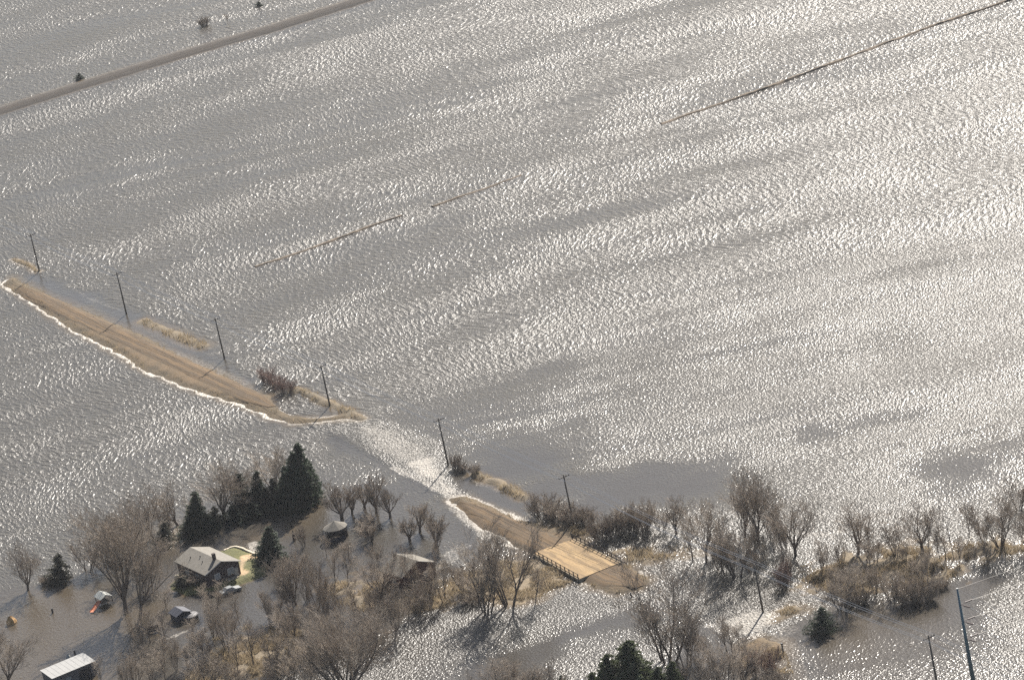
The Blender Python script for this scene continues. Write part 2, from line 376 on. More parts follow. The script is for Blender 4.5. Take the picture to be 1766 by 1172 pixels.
class MB:
    "collects vertices and faces into one mesh"
    def __init__(s): s.v = []; s.f = []
    def add(s, vs, fs):
        k = len(s.v); s.v += [tuple(x) for x in vs]; s.f += [tuple(i+k for i in f) for f in fs]
    def box(s, c, size, rz=0):
        x, y, z = (a/2 for a in size); cz, sz = math.cos(rz), math.sin(rz); vs = []
        for dx, dy, dz in [(-x,-y,-z),(x,-y,-z),(x,y,-z),(-x,y,-z),(-x,-y,z),(x,-y,z),(x,y,z),(-x,y,z)]:
            vs.append((c[0]+dx*cz-dy*sz, c[1]+dx*sz+dy*cz, c[2]+dz))
        s.add(vs, [(0,3,2,1),(4,5,6,7),(0,1,5,4),(1,2,6,5),(2,3,7,6),(3,0,4,7)])
    def tube(s, pts, rad, n=6, cap=True):
        pts = [Vector(p) for p in pts]; rad = rad if isinstance(rad, (list, tuple)) else [rad]*len(pts)
        vs = []; fs = []
        for i, p in enumerate(pts):
            d = (pts[min(i+1, len(pts)-1)]-pts[max(i-1, 0)]).normalized()
            a = d.orthogonal().normalized() if abs(d.z) > .99 else d.cross(Vector((0, 0, 1))).normalized(); b_ = d.cross(a)
            for k in range(n):
                t = 2*math.pi*k/n; vs.append(p+(a*math.cos(t)+b_*math.sin(t))*rad[i])
        for i in range(len(pts)-1):
            for k in range(n):
                fs.append((i*n+k, i*n+(k+1) % n, (i+1)*n+(k+1) % n, (i+1)*n+k))
        if cap: fs += [tuple(range(n))[::-1], tuple((len(pts)-1)*n+k for k in range(n))]
        s.add(vs, fs)
    def build(s, name, mat, parent=None, loc=None, smooth=False):
        me = bpy.data.meshes.new(name); me.from_pydata(s.v, [], s.f); me.materials.append(mat)
        if smooth: me.polygons.foreach_set('use_smooth', [True]*len(me.polygons))
        o = bpy.data.objects.new(name, me); col.objects.link(o)
        if parent: o.parent = parent
        if loc is not None: o.location = loc
        return o
def tag(o, label, cat, group=None, kind=None):
    if label: o['label'] = label
    if cat: o['category'] = cat
    if group: o['group'] = group
    if kind: o['kind'] = kind
    return o
def thing(name, label, cat, loc, rz=0, group=None):
    o = bpy.data.objects.new(name, None); o.empty_display_size = 1; col.objects.link(o); o.location = loc; o.rotation_euler = (0, 0, rz)
    return tag(o, label, cat, group)
def copy_tree(o, parent=None):
    c = o.copy(); col.objects.link(c); c.parent = parent
    for ch in o.children: copy_tree(ch, c)
    return c
# section-line frame: A runs along the road towards the camera, B across it
A = (gp(470, 705)-gp(30, 499)).normalized(); B = Vector((-A.y, A.x, 0))
RA = math.atan2(A.y, A.x)

# ---------------------------------------------------------------- roads
def road_mat(name, c, track, edge):
    g = NT(name); P_ = g.pos(); ac = g.attr('across')
    warp = g.math('MULTIPLY_ADD', g.math('SUBTRACT', g.noise(P_, .25, 2), .5), .22, ac)
    st = g.noise(g.n('ShaderNodeCombineXYZ', i0=g.math('MULTIPLY', warp, 7), i1=g.math('MULTIPLY', g.attr('along'), .035), i2=0.0).outputs[0], 1, 3, .6)
    nf = g.noise(P_, 3, 4, .7); nb = g.noise(P_, .3, 3, .6)
    cc = g.mix(g.mapr(st, .44, .56, 0, 1), c+(1,), track+(1,))
    cc = g.mix(g.math('MULTIPLY', g.mapr(g.math('ABSOLUTE', g.math('SUBTRACT', warp, .5)), .34, .46, 0, 1), g.mapr(nb, .35, .6, .3, 1)), cc, edge+(1,))
    cc = g.mix(1.0, cc, g.mix(g.mapr(nf, .3, .7, 0, 1), (.82, .82, .82, 1), (1.15, 1.15, 1.15, 1)), 'MULTIPLY')
    cc = g.mix(1.0, cc, g.mix(g.mapr(nb, .3, .7, 0, 1), (.85, .86, .88, 1), (1.1, 1.08, 1.05, 1)), 'MULTIPLY')
    g.put(g.p.inputs['Base Color'], cc); g.put(g.p.inputs['Roughness'], .95)
    g.put(g.p.inputs['Normal'], g.n('ShaderNodeBump', I_Strength=.5, I_Distance=.04, I_Height=nf))
    return g.m
def road_strip(name, pts, width, zf, mat, rag=.2, taper=6.0, ends='ab', step=1.0, nx=12):
    pts = [Vector(p) for p in pts]; L = [0]
    for a, b_ in zip(pts, pts[1:]): L.append(L[-1]+(b_-a).length)
    n = max(2, int(L[-1]/step)); vs = []; fs = []; ac = []; al = []
    for i in range(n+1):
        s_ = L[-1]*i/n; k = max(j for j in range(len(L)-1) if L[j] <= s_+1e-6); t = (s_-L[k])/(L[k+1]-L[k])
        p = pts[k].lerp(pts[k+1], t); d = (pts[k+1]-pts[k]).normalized(); nrm = Vector((-d.y, d.x, 0))
        e = min(1, s_/taper+.35 if 'a' in ends else 1, (L[-1]-s_)/taper+.35 if 'b' in ends else 1)
        for j in range(nx+1):
            u = j/nx
            r_ = (float(fbm(np.array(s_*.25+(50 if u > .5 else 0)), np.array(3.3+u*9), 3))-.5)*rag*4*abs(u-.5)*2
            q = p+nrm*((u-.5)*width*e+(r_ if u > .5 else -r_))
            z = zf(q.x, q.y)+.06*(1-(2*u-1)**2)
            if j in (0, nx): z -= .14
            vs.append((q.x, q.y, z)); ac.append(u); al.append(s_)
    for i in range(n):
        for j in range(nx):
            a = i*(nx+1)+j; fs.append((a, a+1, a+nx+2, a+nx+1))
    me = bpy.data.meshes.new(name); me.from_pydata(vs, [], fs); me.materials.append(mat)
    me.polygons.foreach_set('use_smooth', [True]*len(fs))
    for nm, v in (('across', ac), ('along', al)):
        at = me.attributes.new(nm, 'FLOAT', 'POINT'); at.data.foreach_set('value', v)
    me.update()
    if me.polygons[0].normal.z < 0: me.flip_normals()
    o = bpy.data.objects.new(name, me); col.objects.link(o); o['kind'] = 'structure'; return o
grav = road_mat('road_gravel', (.128, .080, .036), (.075, .049, .025), (.082, .06, .035))
ln = [gp(34, 499), gp(470, 703)]
road_strip('gravel_road', ln, 5.8, lambda x, y: hz(x, y)+.08, grav, taper=14, rag=.25)
DZ = 0.66
DC = [gp(988, 929, DZ), gp(1070, 969.5, DZ), gp(999, 998, DZ), gp(919, 953.5, DZ)]       # far-left, far-right, near-right, near-left
c0_ = (DC[0]+DC[3])/2; c1_ = (DC[1]+DC[2])/2
BW = ((DC[0]-DC[3]).length+(DC[1]-DC[2]).length)/2
ax = (c1_-c0_).normalized()
road_strip('gravel_road', [gp(788, 867, .5), gp(850, 897, .5), c0_+ax*2], 7.6, lambda x, y: hz(x, y)+.08, grav, taper=14, rag=.25, ends='a')
road_strip('gravel_road', [c1_-ax*2, gp(1105, 1008, .5)], 8.6, lambda x, y: hz(x, y)+.08, grav, taper=10, rag=.3, ends='b')
rail_m = road_mat('embankment_gravel', (.034, .025, .018), (.012, .0095, .0075), (.028, .021, .015))
line1 = [gp(x, y, 1) for x, y in [(-250,258),(-100,219),(0,191),(158,142),(317,93),(476,47),(630,-2),(800,-57),(1000,-125)]]
road_strip('gravel_road', line1, 3.1, lambda x, y: hz(x, y)+.04, rail_m, ends='', step=2.0)

# ---------------------------------------------------------------- field dikes standing just clear of the water
def dike(pts, w, h, seed):
    r = random.Random(seed); g = MB(); pts = [gp(*p) for p in pts]; prev = None
    L = 0
    for a, b_ in zip(pts, pts[1:]):
        n = max(2, int((b_-a).length/1.0)); d = (b_-a).normalized(); nrm = Vector((-d.y, d.x, 0))
        for i in range(n):
            p = a.lerp(b_, i/n); L += 1
            e = fbm(np.array(L*.13+seed), np.array(seed*1.), 3); hh = h*(.25+.8*float(e)); ww = 1.3*w*(.5+float(fbm(np.array(L*.3), np.array(seed+9.), 2)))
            off = nrm*(float(fbm(np.array(L*.1), np.array(seed+4.), 2))-.5)*w*.8
            ring = [p+off-nrm*ww+Vector((0, 0, -.15)), p+off-nrm*ww*.4+Vector((0, 0, hh*r.uniform(.6, 1))), p+off+nrm*ww*.4+Vector((0, 0, hh*r.uniform(.6, 1))), p+off+nrm*ww+Vector((0, 0, -.15))]
            k = len(g.v); g.v += [tuple(x) for x in ring]
            if prev is not None: g.f += [(prev+j, k+j, k+j+1, prev+j+1) for j in range(3)]
            prev = k
    o = g.build('field_dike', M['dikegrass'], smooth=False); o['kind'] = 'structure'; return o
M['dikegrass'] = plain('dike_grass', (.15, .115, .08), .95, var=.45, scale=.5)
dike([(440,460),(520,434),(600,405),(650,386),(700,370)], .6, .4, 1)
dike([(745,357),(800,337),(838,325),(870,313),(905,300)], .5, .35, 2)
dike([(1140,214),(1180,200),(1305,158),(1400,123),(1492,88),(1600,48),(1744,0),(1900,-55)], .7, .6, 3)

# ---------------------------------------------------------------- dry grass (countless blades) on every bank
def blades(polys, n, h, seed, name='dry_grass', mat='grass', zmin=-.12):
    r = np.random.RandomState(seed); V = []; Fc = []; k = 0
    areas = [abs(sum(P[i][0]*P[(i+1) % len(P)][1]-P[(i+1) % len(P)][0]*P[i][1] for i in range(len(P))))/2 for P in polys]
    tot = sum(areas)
    for P, a in zip(polys, areas):
        m_ = int(n*a/tot*2.2); x = r.uniform(P[:,0].min(), P[:,0].max(), m_); y = r.uniform(P[:,1].min(), P[:,1].max(), m_)
        sd = sdist(P, x, y)+2*(vnoise(x*.4, y*.4)-.5)
        ok = (sd > 0) & (fbm(x*.25, y*.25, 3) > .42); x = x[ok]; y = y[ok]
        i = np.clip(np.searchsorted(ys, y), 1, len(ys)-1); j = np.clip(np.searchsorted(xs, x), 1, len(xs)-1); z = GROUND_Z[i, j]
        ok = z > zmin; x = x[ok]; y = y[ok]; z = z[ok]; c = len(x)
        th = r.uniform(0, 6.28, c); w_ = r.uniform(.04, .11, c); hh = h*r.uniform(.5, 1.2, c); lx = r.normal(0, .35, c)*hh; ly = r.normal(0, .35, c)*hh
        dx = np.cos(th)*w_; dy = np.sin(th)*w_
        v = np.stack([np.stack([x-dx, y-dy, z-.05], -1), np.stack([x+dx, y+dy, z-.05], -1), np.stack([x+lx, y+ly, z+hh], -1)], 1).reshape(-1, 3)
        V.append(v); Fc.append(np.arange(c*3).reshape(-1, 3)+k); k += c*3
    V = np.concatenate(V); Fc = np.concatenate(Fc)
    me = bpy.data.meshes.new(name); me.from_pydata(V.tolist(), [], Fc.tolist()); me.materials.append(M[mat])
    o = bpy.data.objects.new(name, me); col.objects.link(o); o['kind'] = 'stuff'
    tag(o, 'dry tan grass growing on the road verges and river banks', 'grass'); return o
def strip_poly(pts, w_):
    pts = [Vector((p[0], p[1], 0)) for p in pts]; l = []; r_ = []
    for i, p in enumerate(pts):
        d = (pts[min(i+1, len(pts)-1)]-pts[max(i-1, 0)]).normalized(); n_ = Vector((-d.y, d.x, 0))*w_
        l.append(p+n_); r_.append(p-n_)
    return np.array([[q.x, q.y] for q in l+r_[::-1]])
ridgep = [strip_poly(P, wd+.4) for P, wd, t in RIDGES]
side1 = [strip_poly(gpoly([(20,481),(90,514),(175,549),(235,576),(289,604),(355,635),(404,658),(440,676)]), 1.6),
         strip_poly(gpoly([(8,492),(55,520),(120,563),(199,605),(246,635),(328,668),(415,697),(470,718),(535,727),(600,718)]), 1.6)]
side2 = [strip_poly(gpoly([(800,858),(842,874),(898,897),(946,908),(975,911)]), 1.3), strip_poly(gpoly([(1075,975),(1105,988),(1118,1000)]), 1.2), strip_poly(gpoly([(1000,1003),(1030,1012),(1065,1022)]), 1.2), strip_poly(gpoly([(985,918),(1010,913)]), 2.5)]
blades([BANK, WOOD, NORTH, TUFT, SOUTH, SOUTH2, SPIT]+side1+side2, 52000, .55, 3)
blades(ridgep, 5000, .9, 4, zmin=-.3)
# reeds standing in the shallows of the woods
REEDS = [gpoly([(560,1000),(690,990),(780,1000),(790,1040),(700,1060),(600,1050),(540,1030)]), gpoly([(280,1110),(420,1080),(520,1085),(540,1120),(480,1165),(300,1185)]),
         gpoly([(1380,1000),(1480,950),(1700,935),(1720,960),(1600,1030),(1440,1030)]), gpoly([(1080,945),(1200,940),(1200,965),(1080,968)]), gpoly([(1205,985),(1310,960),(1330,990),(1230,1000)])]
blades(REEDS, 15000, 1.0, 5, zmin=-2)

# ---------------------------------------------------------------- bridge
def local(o, p): return o.matrix_world.inverted() @ p
bc = (c0_+c1_)/2; RB = math.atan2(ax.y, ax.x); BL = (c1_-c0_).length
br = thing('road_bridge', 'short concrete bridge with pale deck and two dark timber guardrails crossing the creek', 'bridge', (bc.x, bc.y, 0), RB)
bm_ = bpy.context.view_layer
inv = Matrix.Rotation(-RB, 4, 'Z') @ Matrix.Translation((-bc.x, -bc.y, 0))
dl = [inv @ p for p in DC]                       # far-left, far-right, near-right, near-left in the bridge frame
n_ = 24; g = MB(); vs = []; ac = []; al = []
for i in range(n_+1):
    t = i/n_; pa = dl[3].lerp(dl[2], t); pb = dl[0].lerp(dl[1], t)
    for j in range(13):
        u = j/12; q = pa.lerp(pb, u); vs.append((q.x, q.y, DZ+.05*(1-(2*u-1)**2))); ac.append(u); al.append(t*BL)
fs = [(i*13+j, (i+1)*13+j, (i+1)*13+j+1, i*13+j+1) for i in range(n_) for j in range(12)]
me = bpy.data.meshes.new('deck'); me.from_pydata(vs, [], fs)
deck_m = road_mat('deck_concrete', (.35, .24, .12), (.22, .15, .078), (.23, .16, .088)); me.materials.append(deck_m)
for nm, v in (('across', ac), ('along', al)):
    at = me.attributes.new(nm, 'FLOAT', 'POINT'); at.data.foreach_set('value', v)
me.update()
if me.polygons[0].normal.z < 0: me.flip_normals()
o = bpy.data.objects.new('deck', me); col.objects.link(o); o.parent = br
g = MB(); q = [dl[3], dl[2], dl[1], dl[0]]
sh = .12
for z in (DZ-.03, DZ-.7): g.v += [(p.x, p.y+(-sh if k < 2 else sh), z) for k, p in enumerate(q)]
g.f += [(0,1,2,3), (7,6,5,4), (0,4,5,1), (1,5,6,2), (2,6,7,3), (3,7,4,0)]
g.build('girder', M['concrete'], br)
for t in (.02, .98):
    a_ = dl[3].lerp(dl[2], t); b_ = dl[0].lerp(dl[1], t); m_ = (a_+b_)/2
    g = MB(); g.box((m_.x, m_.y, -.35), (.5, (b_-a_).length+.4, 1.2), math.atan2(b_.y-a_.y, b_.x-a_.x)-math.pi/2); g.build('abutment', M['concrete'], br)
for (pa, pb) in ((dl[3], dl[2]), (dl[0], dl[1])):
    sgn = -1 if pa is dl[3] else 1; L_ = (pb-pa).length; d = (pb-pa).normalized()
    ra = pa-d*.8+Vector((0, .1*sgn, 0)); rb = pb+d*.2+Vector((0, .1*sgn, 0))
    g = MB(); g.tube([ra+Vector((0, 0, 1.0)), rb+Vector((0, 0, 1.0))], .085, 4); top = g.build('guardrail', M['guard'], br)
    g = MB(); g.tube([ra+Vector((0, 0, .28)), rb+Vector((0, 0, .28))], .09, 4); g.build('lower_rail', M['guard'], top)
    for i in range(12):
        p = ra.lerp(rb, (i+.15)/11.3); g = MB(); g.box((p.x, p.y+.06*sgn, p.z+.2), (.15, .15, 1.9)); g.build('rail_post', M['guard'], top)
g = MB(); p = dl[1]+Vector((.3, 0, 0)); g.tube([p+Vector((0, .1, .3)), p+Vector((1.6, -.4+.9, .15))], .1, 4); g.build('end_rail', M['guard'], br)

# ---------------------------------------------------------------- wooden utility poles and their wires
def up_len(bp, tp):
    s_ = scale_at(gp(*bp)); return math.dist(bp, tp)/(s_*math.cos(math.asin(CAM_H/(gp(*bp)-CAM).length)))
def pole_thing(bp, tp, label, dbl=False):
    p = gp(*bp); h = up_len(bp, tp); z0 = min(hz(p.x, p.y), 0)
    t = thing('utility_pole', label, 'utility pole', (p.x, p.y, z0), RA, 'wooden utility poles beside the road')
    g = MB(); g.tube([(0, 0, -.5), (0, 0, (h-z0)*.5), (0, 0, h-z0)], [.22, .18, .14], 8); g.build('post', M['wood'], t, smooth=True)
    g = MB(); g.box((0, 0, h-z0-.5), (.14, 2.5, .16)); ca = g.build('crossarm', M['wood'], t)
    for y in (-1.15, .55, 1.15):
        g = MB(); g.tube([(0, y, h-z0-.42), (0, y, h-z0-.32), (0, y, h-z0-.22)], [.05, .08, .05], 6); g.build('insulator', M['ceramic'], ca)
    tops.append((p, h)); return t
tops = []
POLES = [((68,468),(52,403),'wooden utility pole farthest up the flooded road, beside the short grassy ridge'),
 ((218,541),(199,470),'utility pole between the pale submerged ridge and the dry road, second from the far end'),
 ((387,618),(370,548),'utility pole in calm water past the strip of brown grass, third from the far end'),
 ((569,700),(551,629),'utility pole on the grassy ridge right of the dark bushes at the dry road end'),
 ((773,802),(751,722),'utility pole in rushing water at the break in the road'),
 ((989,903),(975,818),'wooden utility pole among the shrubs beside the bridge approach'),
 ((1316,1055),(1303,972),'wooden utility pole standing in bright rippled water right of the bridge'),
 ((1618,1190),(1603,1095),'wooden utility pole at the bottom right edge beside the big steel pole')]
for a_, b_, l_ in POLES: pole_thing(a_, b_, l_)
d0 = (tops[0][0]-tops[1][0]); tops.insert(0, (tops[0][0]+d0, tops[0][1])); d1_ = tops[-1][0]-tops[-2][0]; tops.append((tops[-1][0]+d1_, tops[-1][1]))
wl = ['left outer', 'right inner', 'right outer']
for y, dz, lab in ((-1.15, -.22, 'far outer wire of the power line strung between the wooden poles'), (.55, -.22, 'middle wire of the power line strung between the wooden poles'),
                   (1.15, -.22, 'near outer wire of the power line strung between the wooden poles'), (.12, -1.6, 'lowest wire of the power line strung below the crossarms of the wooden poles')):
    g = MB(); N = Vector((-math.sin(RA), math.cos(RA), 0))
    for (pa, ha), (pb, hb) in zip(tops, tops[1:]):
        a_ = pa+N*y+Vector((0, 0, ha+dz)); b_ = pb+N*y+Vector((0, 0, hb+dz)); L_ = (b_-a_).length; sag = (L_/50)**2*.45
        g.tube([a_.lerp(b_, i/10)-Vector((0, 0, sag*4*(i/10)*(1-i/10))) for i in range(11)], .034, 3, False)
    tag(g.build('power_line', M['wire']), lab, 'power line', 'wires on the wooden poles')

# ---------------------------------------------------------------- steel transmission pole
tb = (1688, 1228); tt = (1652, 1018); p = gp(*tb); h = up_len(tb, tt)
t = thing('steel_transmission_pole', 'tall blue-grey steel transmission pole with three pairs of angled insulators at the bottom right', 'power pole', (p.x, p.y, -.6), 0)
g = MB(); g.tube([(0, 0, -.5), (0, 0, h*.5), (0, 0, h+.6)], [.48, .33, .17], 14); g.build('shaft', M['steel'], t, smooth=True)
g = MB(); g.tube([(0, 0, h+.6), (0, 0, h+.72)], [.2, .2], 10); g.build('cap', M['whitemetal'], t)
ends = []
for zl in (.875, .74, .60):
    for dvec in (A, B):
        side = (Vector((.62, .3, 0))+dvec*.8)
        a_ = Vector((0, 0, h*zl+.6)); e_ = a_+dvec*1.7+Vector((.75, 0, .1 if dvec is B else -.25))
        g = MB(); g.tube([a_, a_.lerp(e_, .35), a_.lerp(e_, .4), e_], [.05, .06, .13, .12], 7); g.build('insulator', M['ceramic'], t)
        ends.append((zl, dvec, e_))
LN = {(.875, 'A'): 'upper wire running from the steel pole towards the lower right', (.74, 'A'): 'middle wire running from the steel pole towards the lower right', (.60, 'A'): 'lower wire running from the steel pole towards the lower right',
      (.875, 'B'): 'upper wire running from the steel pole towards the right over the water', (.74, 'B'): 'middle wire running from the steel pole towards the right over the water', (.60, 'B'): 'lower wire running from the steel pole towards the right over the water'}
for zl, dv, e_ in ends:
    a_ = e_+Vector((p.x, p.y, -.6)); b_ = a_+dv*110; g = MB()
    g.tube([a_.lerp(b_, i/14)-Vector((0, 0, 2.5*4*(i/14)*(1-i/14))) for i in range(15)], .03, 3, False)
    tag(g.build('power_line', M['wire']), LN[(zl, 'A' if dv is A else 'B')], 'power line', 'wires on the steel pole')
for dv, lb in ((A, 'thin top wire running from the cap of the steel pole towards the lower right'), (B, 'thin top wire running from the cap of the steel pole towards the right')):
    a_ = Vector((p.x, p.y, h)); b_ = a_+dv*110; g = MB()
    g.tube([a_.lerp(b_, i/14)-Vector((0, 0, 2*4*(i/14)*(1-i/14))) for i in range(15)], .018, 3, False); tag(g.build('power_line', M['wire']), lb, 'power line', 'wires on the steel pole')

# ---------------------------------------------------------------- houses
def gable(name, label, cat, Fp, Dp, ze, length, rise, zb, roofm, wallm, ovh=.5):
    "gable-roofed building: Fp, Dp the eave corners of the gable that faces the camera (photo pixels)"
    f = gp(*Fp, ze); d = gp(*Dp, ze); wd = (d-f).length; cx = (f+d)/2; yd = (d-f).normalized(); xd = Vector((yd.y, -yd.x, 0))
    if xd.dot(A) < 0: xd = -xd
    rz = math.atan2(xd.y, xd.x)
    t = thing(name, label, cat, (cx.x, cx.y, zb), rz)
    s_ = 1 if (Vector((-xd.y, xd.x, 0))).dot(yd) > 0 else -1
    w2 = wd/2-ovh*.6; l = length-ovh; e = ze-zb; x0 = -ovh
    g = MB(); vs = [(x0, -w2, -1.5), (x0, w2, -1.5), (x0, w2, e-.1), (x0, 0, e+rise-.22), (x0, -w2, e-.1)]
    g.v += vs+[(x-l, y, z) for x, y, z in vs]; g.f += [(0,1,2,3,4), (9,8,7,6,5), (0,5,6,1), (1,6,7,2), (4,9,5,0)]
    wall = g.build('wall', wallm, t)
    g = MB(); th = .16; w3 = wd/2; sl = rise/w3
    for sg in (-1, 1):
        k = [(0, 0, e+rise), (0, sg*w3, e), (-length-ovh, sg*w3, e), (-length-ovh, 0, e+rise)]
        g.add([(x, y, z) for x, y, z in k]+[(x, y, z-th) for x, y, z in k], [(0,1,2,3), (7,6,5,4), (0,4,5,1), (1,5,6,2), (2,6,7,3)])
    roof = g.build('roof', roofm, t)
    g = MB()
    for sg in (-1, 1): g.tube([(.03, 0, e+rise-.06), (.03, sg*w3, e-.06)], .09, 4)
    g.build('fascia', M['trim'], roof)
    return t, wall, roof, w2, w3, e, l
def window(t, x, y, z, w_, h_, axis='x'):
    g = MB(); g.box((x, y, z), (.1, w_+.24, h_+.24) if axis == 'x' else (w_+.24, .1, h_+.24)); fr = g.build('window', M['trim'], t)
    dx = (.06, 0) if axis == 'x' else (0, .06 if y > 0 else -.06)
    g = MB(); g.box((x+dx[0], y+dx[1], z), (.04, w_, h_) if axis == 'x' else (w_, .04, h_)); g.build('pane', M['glass'], fr); return fr
t, wall, roof, w2, w3, e, l = gable('farmhouse', 'dark-sided farmhouse with grey-tan gable roof on a small green lawn above the flood', 'house', (353.4,992), (415,966), 3.5, 12.6, 1.6, .35, M['shingle'], M['siding'])
window(t, -.44, w2*.45, 1.7, 1.3, 1.2); window(t, -.44, -w2*.35, 1.7, 1.1, 1.1); window(t, -4, -w2-.03, 1.7, 1.4, 1.0, 'y'); window(t, -8.5, -w2-.03, 1.7, 1.4, 1.0, 'y')
g = MB(); g.box((-.44, w2*.75, .95), (.1, .95, 2.0)); dr = g.build('door', M['whitemetal'], t); g = MB(); g.box((-.37, w2*.75+.35, 1), (.06, .08, .12)); g.build('handle', M['black'], dr)
g = MB(); g.box((-2.4, -.25, e+1.95), (.65, .6, 1.7)); ch = g.build('chimney', M['chim'], roof)
for x, y in ((-9.5, -2.1), (-7, -1.1), (-4.8, -1.9)):
    g = MB(); g.tube([(x, y, e+1.6*(1-abs(y)/w3)), (x, y, e+1.6*(1-abs(y)/w3)+.35)], .1, 6); g.build('vent_pipe', M['black'], roof)
g = MB(); g.box((.3, w3*.35, .25), (1.2, 2.4, .35)); g.build('doorstep', M['concrete'], t)
t, wall, roof, w2, w3, e, l = gable('red_outbuilding', 'small reddish-brown house with pale roof behind bare trees near the creek bank', 'house', (693,996), (752,968), 3.0, 7.2, 2.0, 0, M['roofold'], M['redsiding'], .4)
window(t, -.34, w2*.4, 1.3, .9, .9); window(t, -3.4, -w2-.03, 1.4, 1.1, .9, 'y')
g = MB(); g.box((-.34, -w2*.3, 1.0), (.1, 2.2, 2.1)); g.build('door', M['siding'], t)
# white metal shed at the bottom left: single-pitch roof on dark walls
c4 = [gp(73.5,1155.5,3.0), gp(148,1125,3.0), gp(160,1139,3.0), gp(85,1170.5,3.0)]
cx = sum(c4, Vector())/4; e1 = (c4[1]-c4[0]+c4[2]-c4[3])/2; e2 = (c4[3]-c4[0]+c4[2]-c4[1])/2; rz = math.atan2(e1.y, e1.x)
t = thing('metal_shed', 'long shed with white sheet-metal roof at the bottom left corner', 'shed', (cx.x, cx.y, 0), rz)
l2, w2 = e1.length/2, max(e2.length/2, 2.2)
g = MB()
for i in range(9):
    for sg, (ya, yb, za, zb_) in ((0, (-w2, w2, 2.85, 3.25)),):
        x0 = -l2+2*l2*i/9; x1 = x0+2*l2/9; r_ = .02
        g.add([(x0, ya, za), (x1, ya, za), (x1, yb, zb_), (x0, yb, zb_), (x0, ya, za+r_), (x0+.09, ya, za+r_), (x0+.09, yb, zb_+r_), (x0, yb, zb_+r_)], [(0,1,2,3), (4,5,6,7), (0,4,7,3), (5,1,2,6)])
g.add([(-l2, -w2, 2.75), (l2, -w2, 2.75), (l2, w2, 3.15), (-l2, w2, 3.15)], [(3,2,1,0)])
roof = g.build('roof', M['whitemetal'], t)
g = MB(); g.box((0, -w2+.25, .9), (2*l2-.4, .15, 3.7)); g.box((0, w2-.25, 1.1), (2*l2-.4, .15, 3.9)); g.box((-l2+.25, 0, 1.0), (.15, 2*w2-.65, 3.6)); g.box((l2-.25, 0, 1.0), (.15, 2*w2-.65, 3.6)); g.build('wall', M['barn'], t)
g = MB(); g.box((l2*.45, -w2+.14, 1.0), (2.6, .08, 2.3)); g.build('door', M['black'], t)
g = MB(); g.box((-l2*.3, -w2+.14, 1.4), (1.2, .08, .8)); g.build('window', M['glass'], t)

# ---------------------------------------------------------------- yard things
def sub(x, y): q_ = gp(x, y); return (q_.x, q_.y, 0)
# gazebo
q_ = gp(582, 927); t = thing('gazebo', 'round gazebo with faceted tan roof standing in the flooded orchard', 'gazebo', (q_.x, q_.y, 0))
g = MB(); n8 = 10; R_ = 2.6
ringv = [(R_*math.cos(6.283*k/n8), R_*math.sin(6.283*k/n8), 2.5) for k in range(n8)]+[(.3*math.cos(6.283*k/n8), .3*math.sin(6.283*k/n8), 3.7) for k in range(n8)]+[(0, 0, 3.9)]
g.add(ringv, [(k, (k+1) % n8, (k+1) % n8+n8, k+n8) for k in range(n8)]+[(k+n8, (k+1) % n8+n8, 2*n8) for k in range(n8)]+[tuple(range(n8))[::-1]]); g.build('roof', M['roofgz'] if 'roofgz' in M else M['roofold'], t)
for k in range(0, n8):
    g = MB(); x, y = 2.2*math.cos(6.283*k/n8), 2.2*math.sin(6.283*k/n8); g.tube([(x, y, -.8), (x, y, 2.55)], .09, 5); g.build('post', M['wood'], t)
g = MB()
for k in range(n8-1):
    a_, b_ = 6.283*k/n8, 6.283*(k+1)/n8; g.add([(2.2*math.cos(a_), 2.2*math.sin(a_), -.8), (2.2*math.cos(b_), 2.2*math.sin(b_), -.8), (2.2*math.cos(b_), 2.2*math.sin(b_), .95), (2.2*math.cos(a_), 2.2*math.sin(a_), .95)], [(0,1,2,3)])
g.build('railing', M['blue'], t)
# playset with canopy and orange slide
q_ = gp(181, 1040); t = thing('playset', 'childrens playset with pale canopy and orange slide under the big bare tree', 'playset', (q_.x, q_.y, -.3), RA)
g = MB(); g.v += [(-1.7, -1.4, 2.0), (1.7, -1.4, 2.0), (1.7, 0, 2.75), (-1.7, 0, 2.75), (-1.7, 1.4, 2.0), (1.7, 1.4, 2.0)]; g.f += [(0,1,2,3), (3,2,5,4)]; g.build('canopy', M['canvas'], t)
for x in (-1.5, 1.5):
    for y in (-1.2, 1.2): g = MB(); g.tube([(x, y, -.6), (x, y, 2.1)], .07, 5); g.build('leg', M['wood'], t)
g = MB(); g.box((0, 0, 1.1), (3, 2.4, .12)); g.build('platform', M['wood'], t)
sd_ = Vector((-.35, -2.4, 0)); N2 = sd_.normalized()
loc_dir = Matrix.Rotation(-RA, 3, 'Z') @ (gp(161,1047)-gp(176,1036)).normalized(); pe = Vector((-loc_dir.y, loc_dir.x, 0)); s0 = loc_dir*1.2
g = MB(); pts = [s0+Vector((0, 0, 1.4)), s0+loc_dir*.9+Vector((0, 0, 1.2)), s0+loc_dir*2.6+Vector((0, 0, .6)), s0+loc_dir*3.4+Vector((0, 0, .5))]
for a_ in pts: g.v += [tuple(a_-pe*.5+Vector((0, 0, .2))), tuple(a_-pe*.42), tuple(a_+pe*.42), tuple(a_+pe*.5+Vector((0, 0, .2)))]
for i in range(3):
    for j in range(3): g.f.append((i*4+j, i*4+4+j, i*4+5+j, i*4+1+j))
g.build('slide', M['orange'], t)
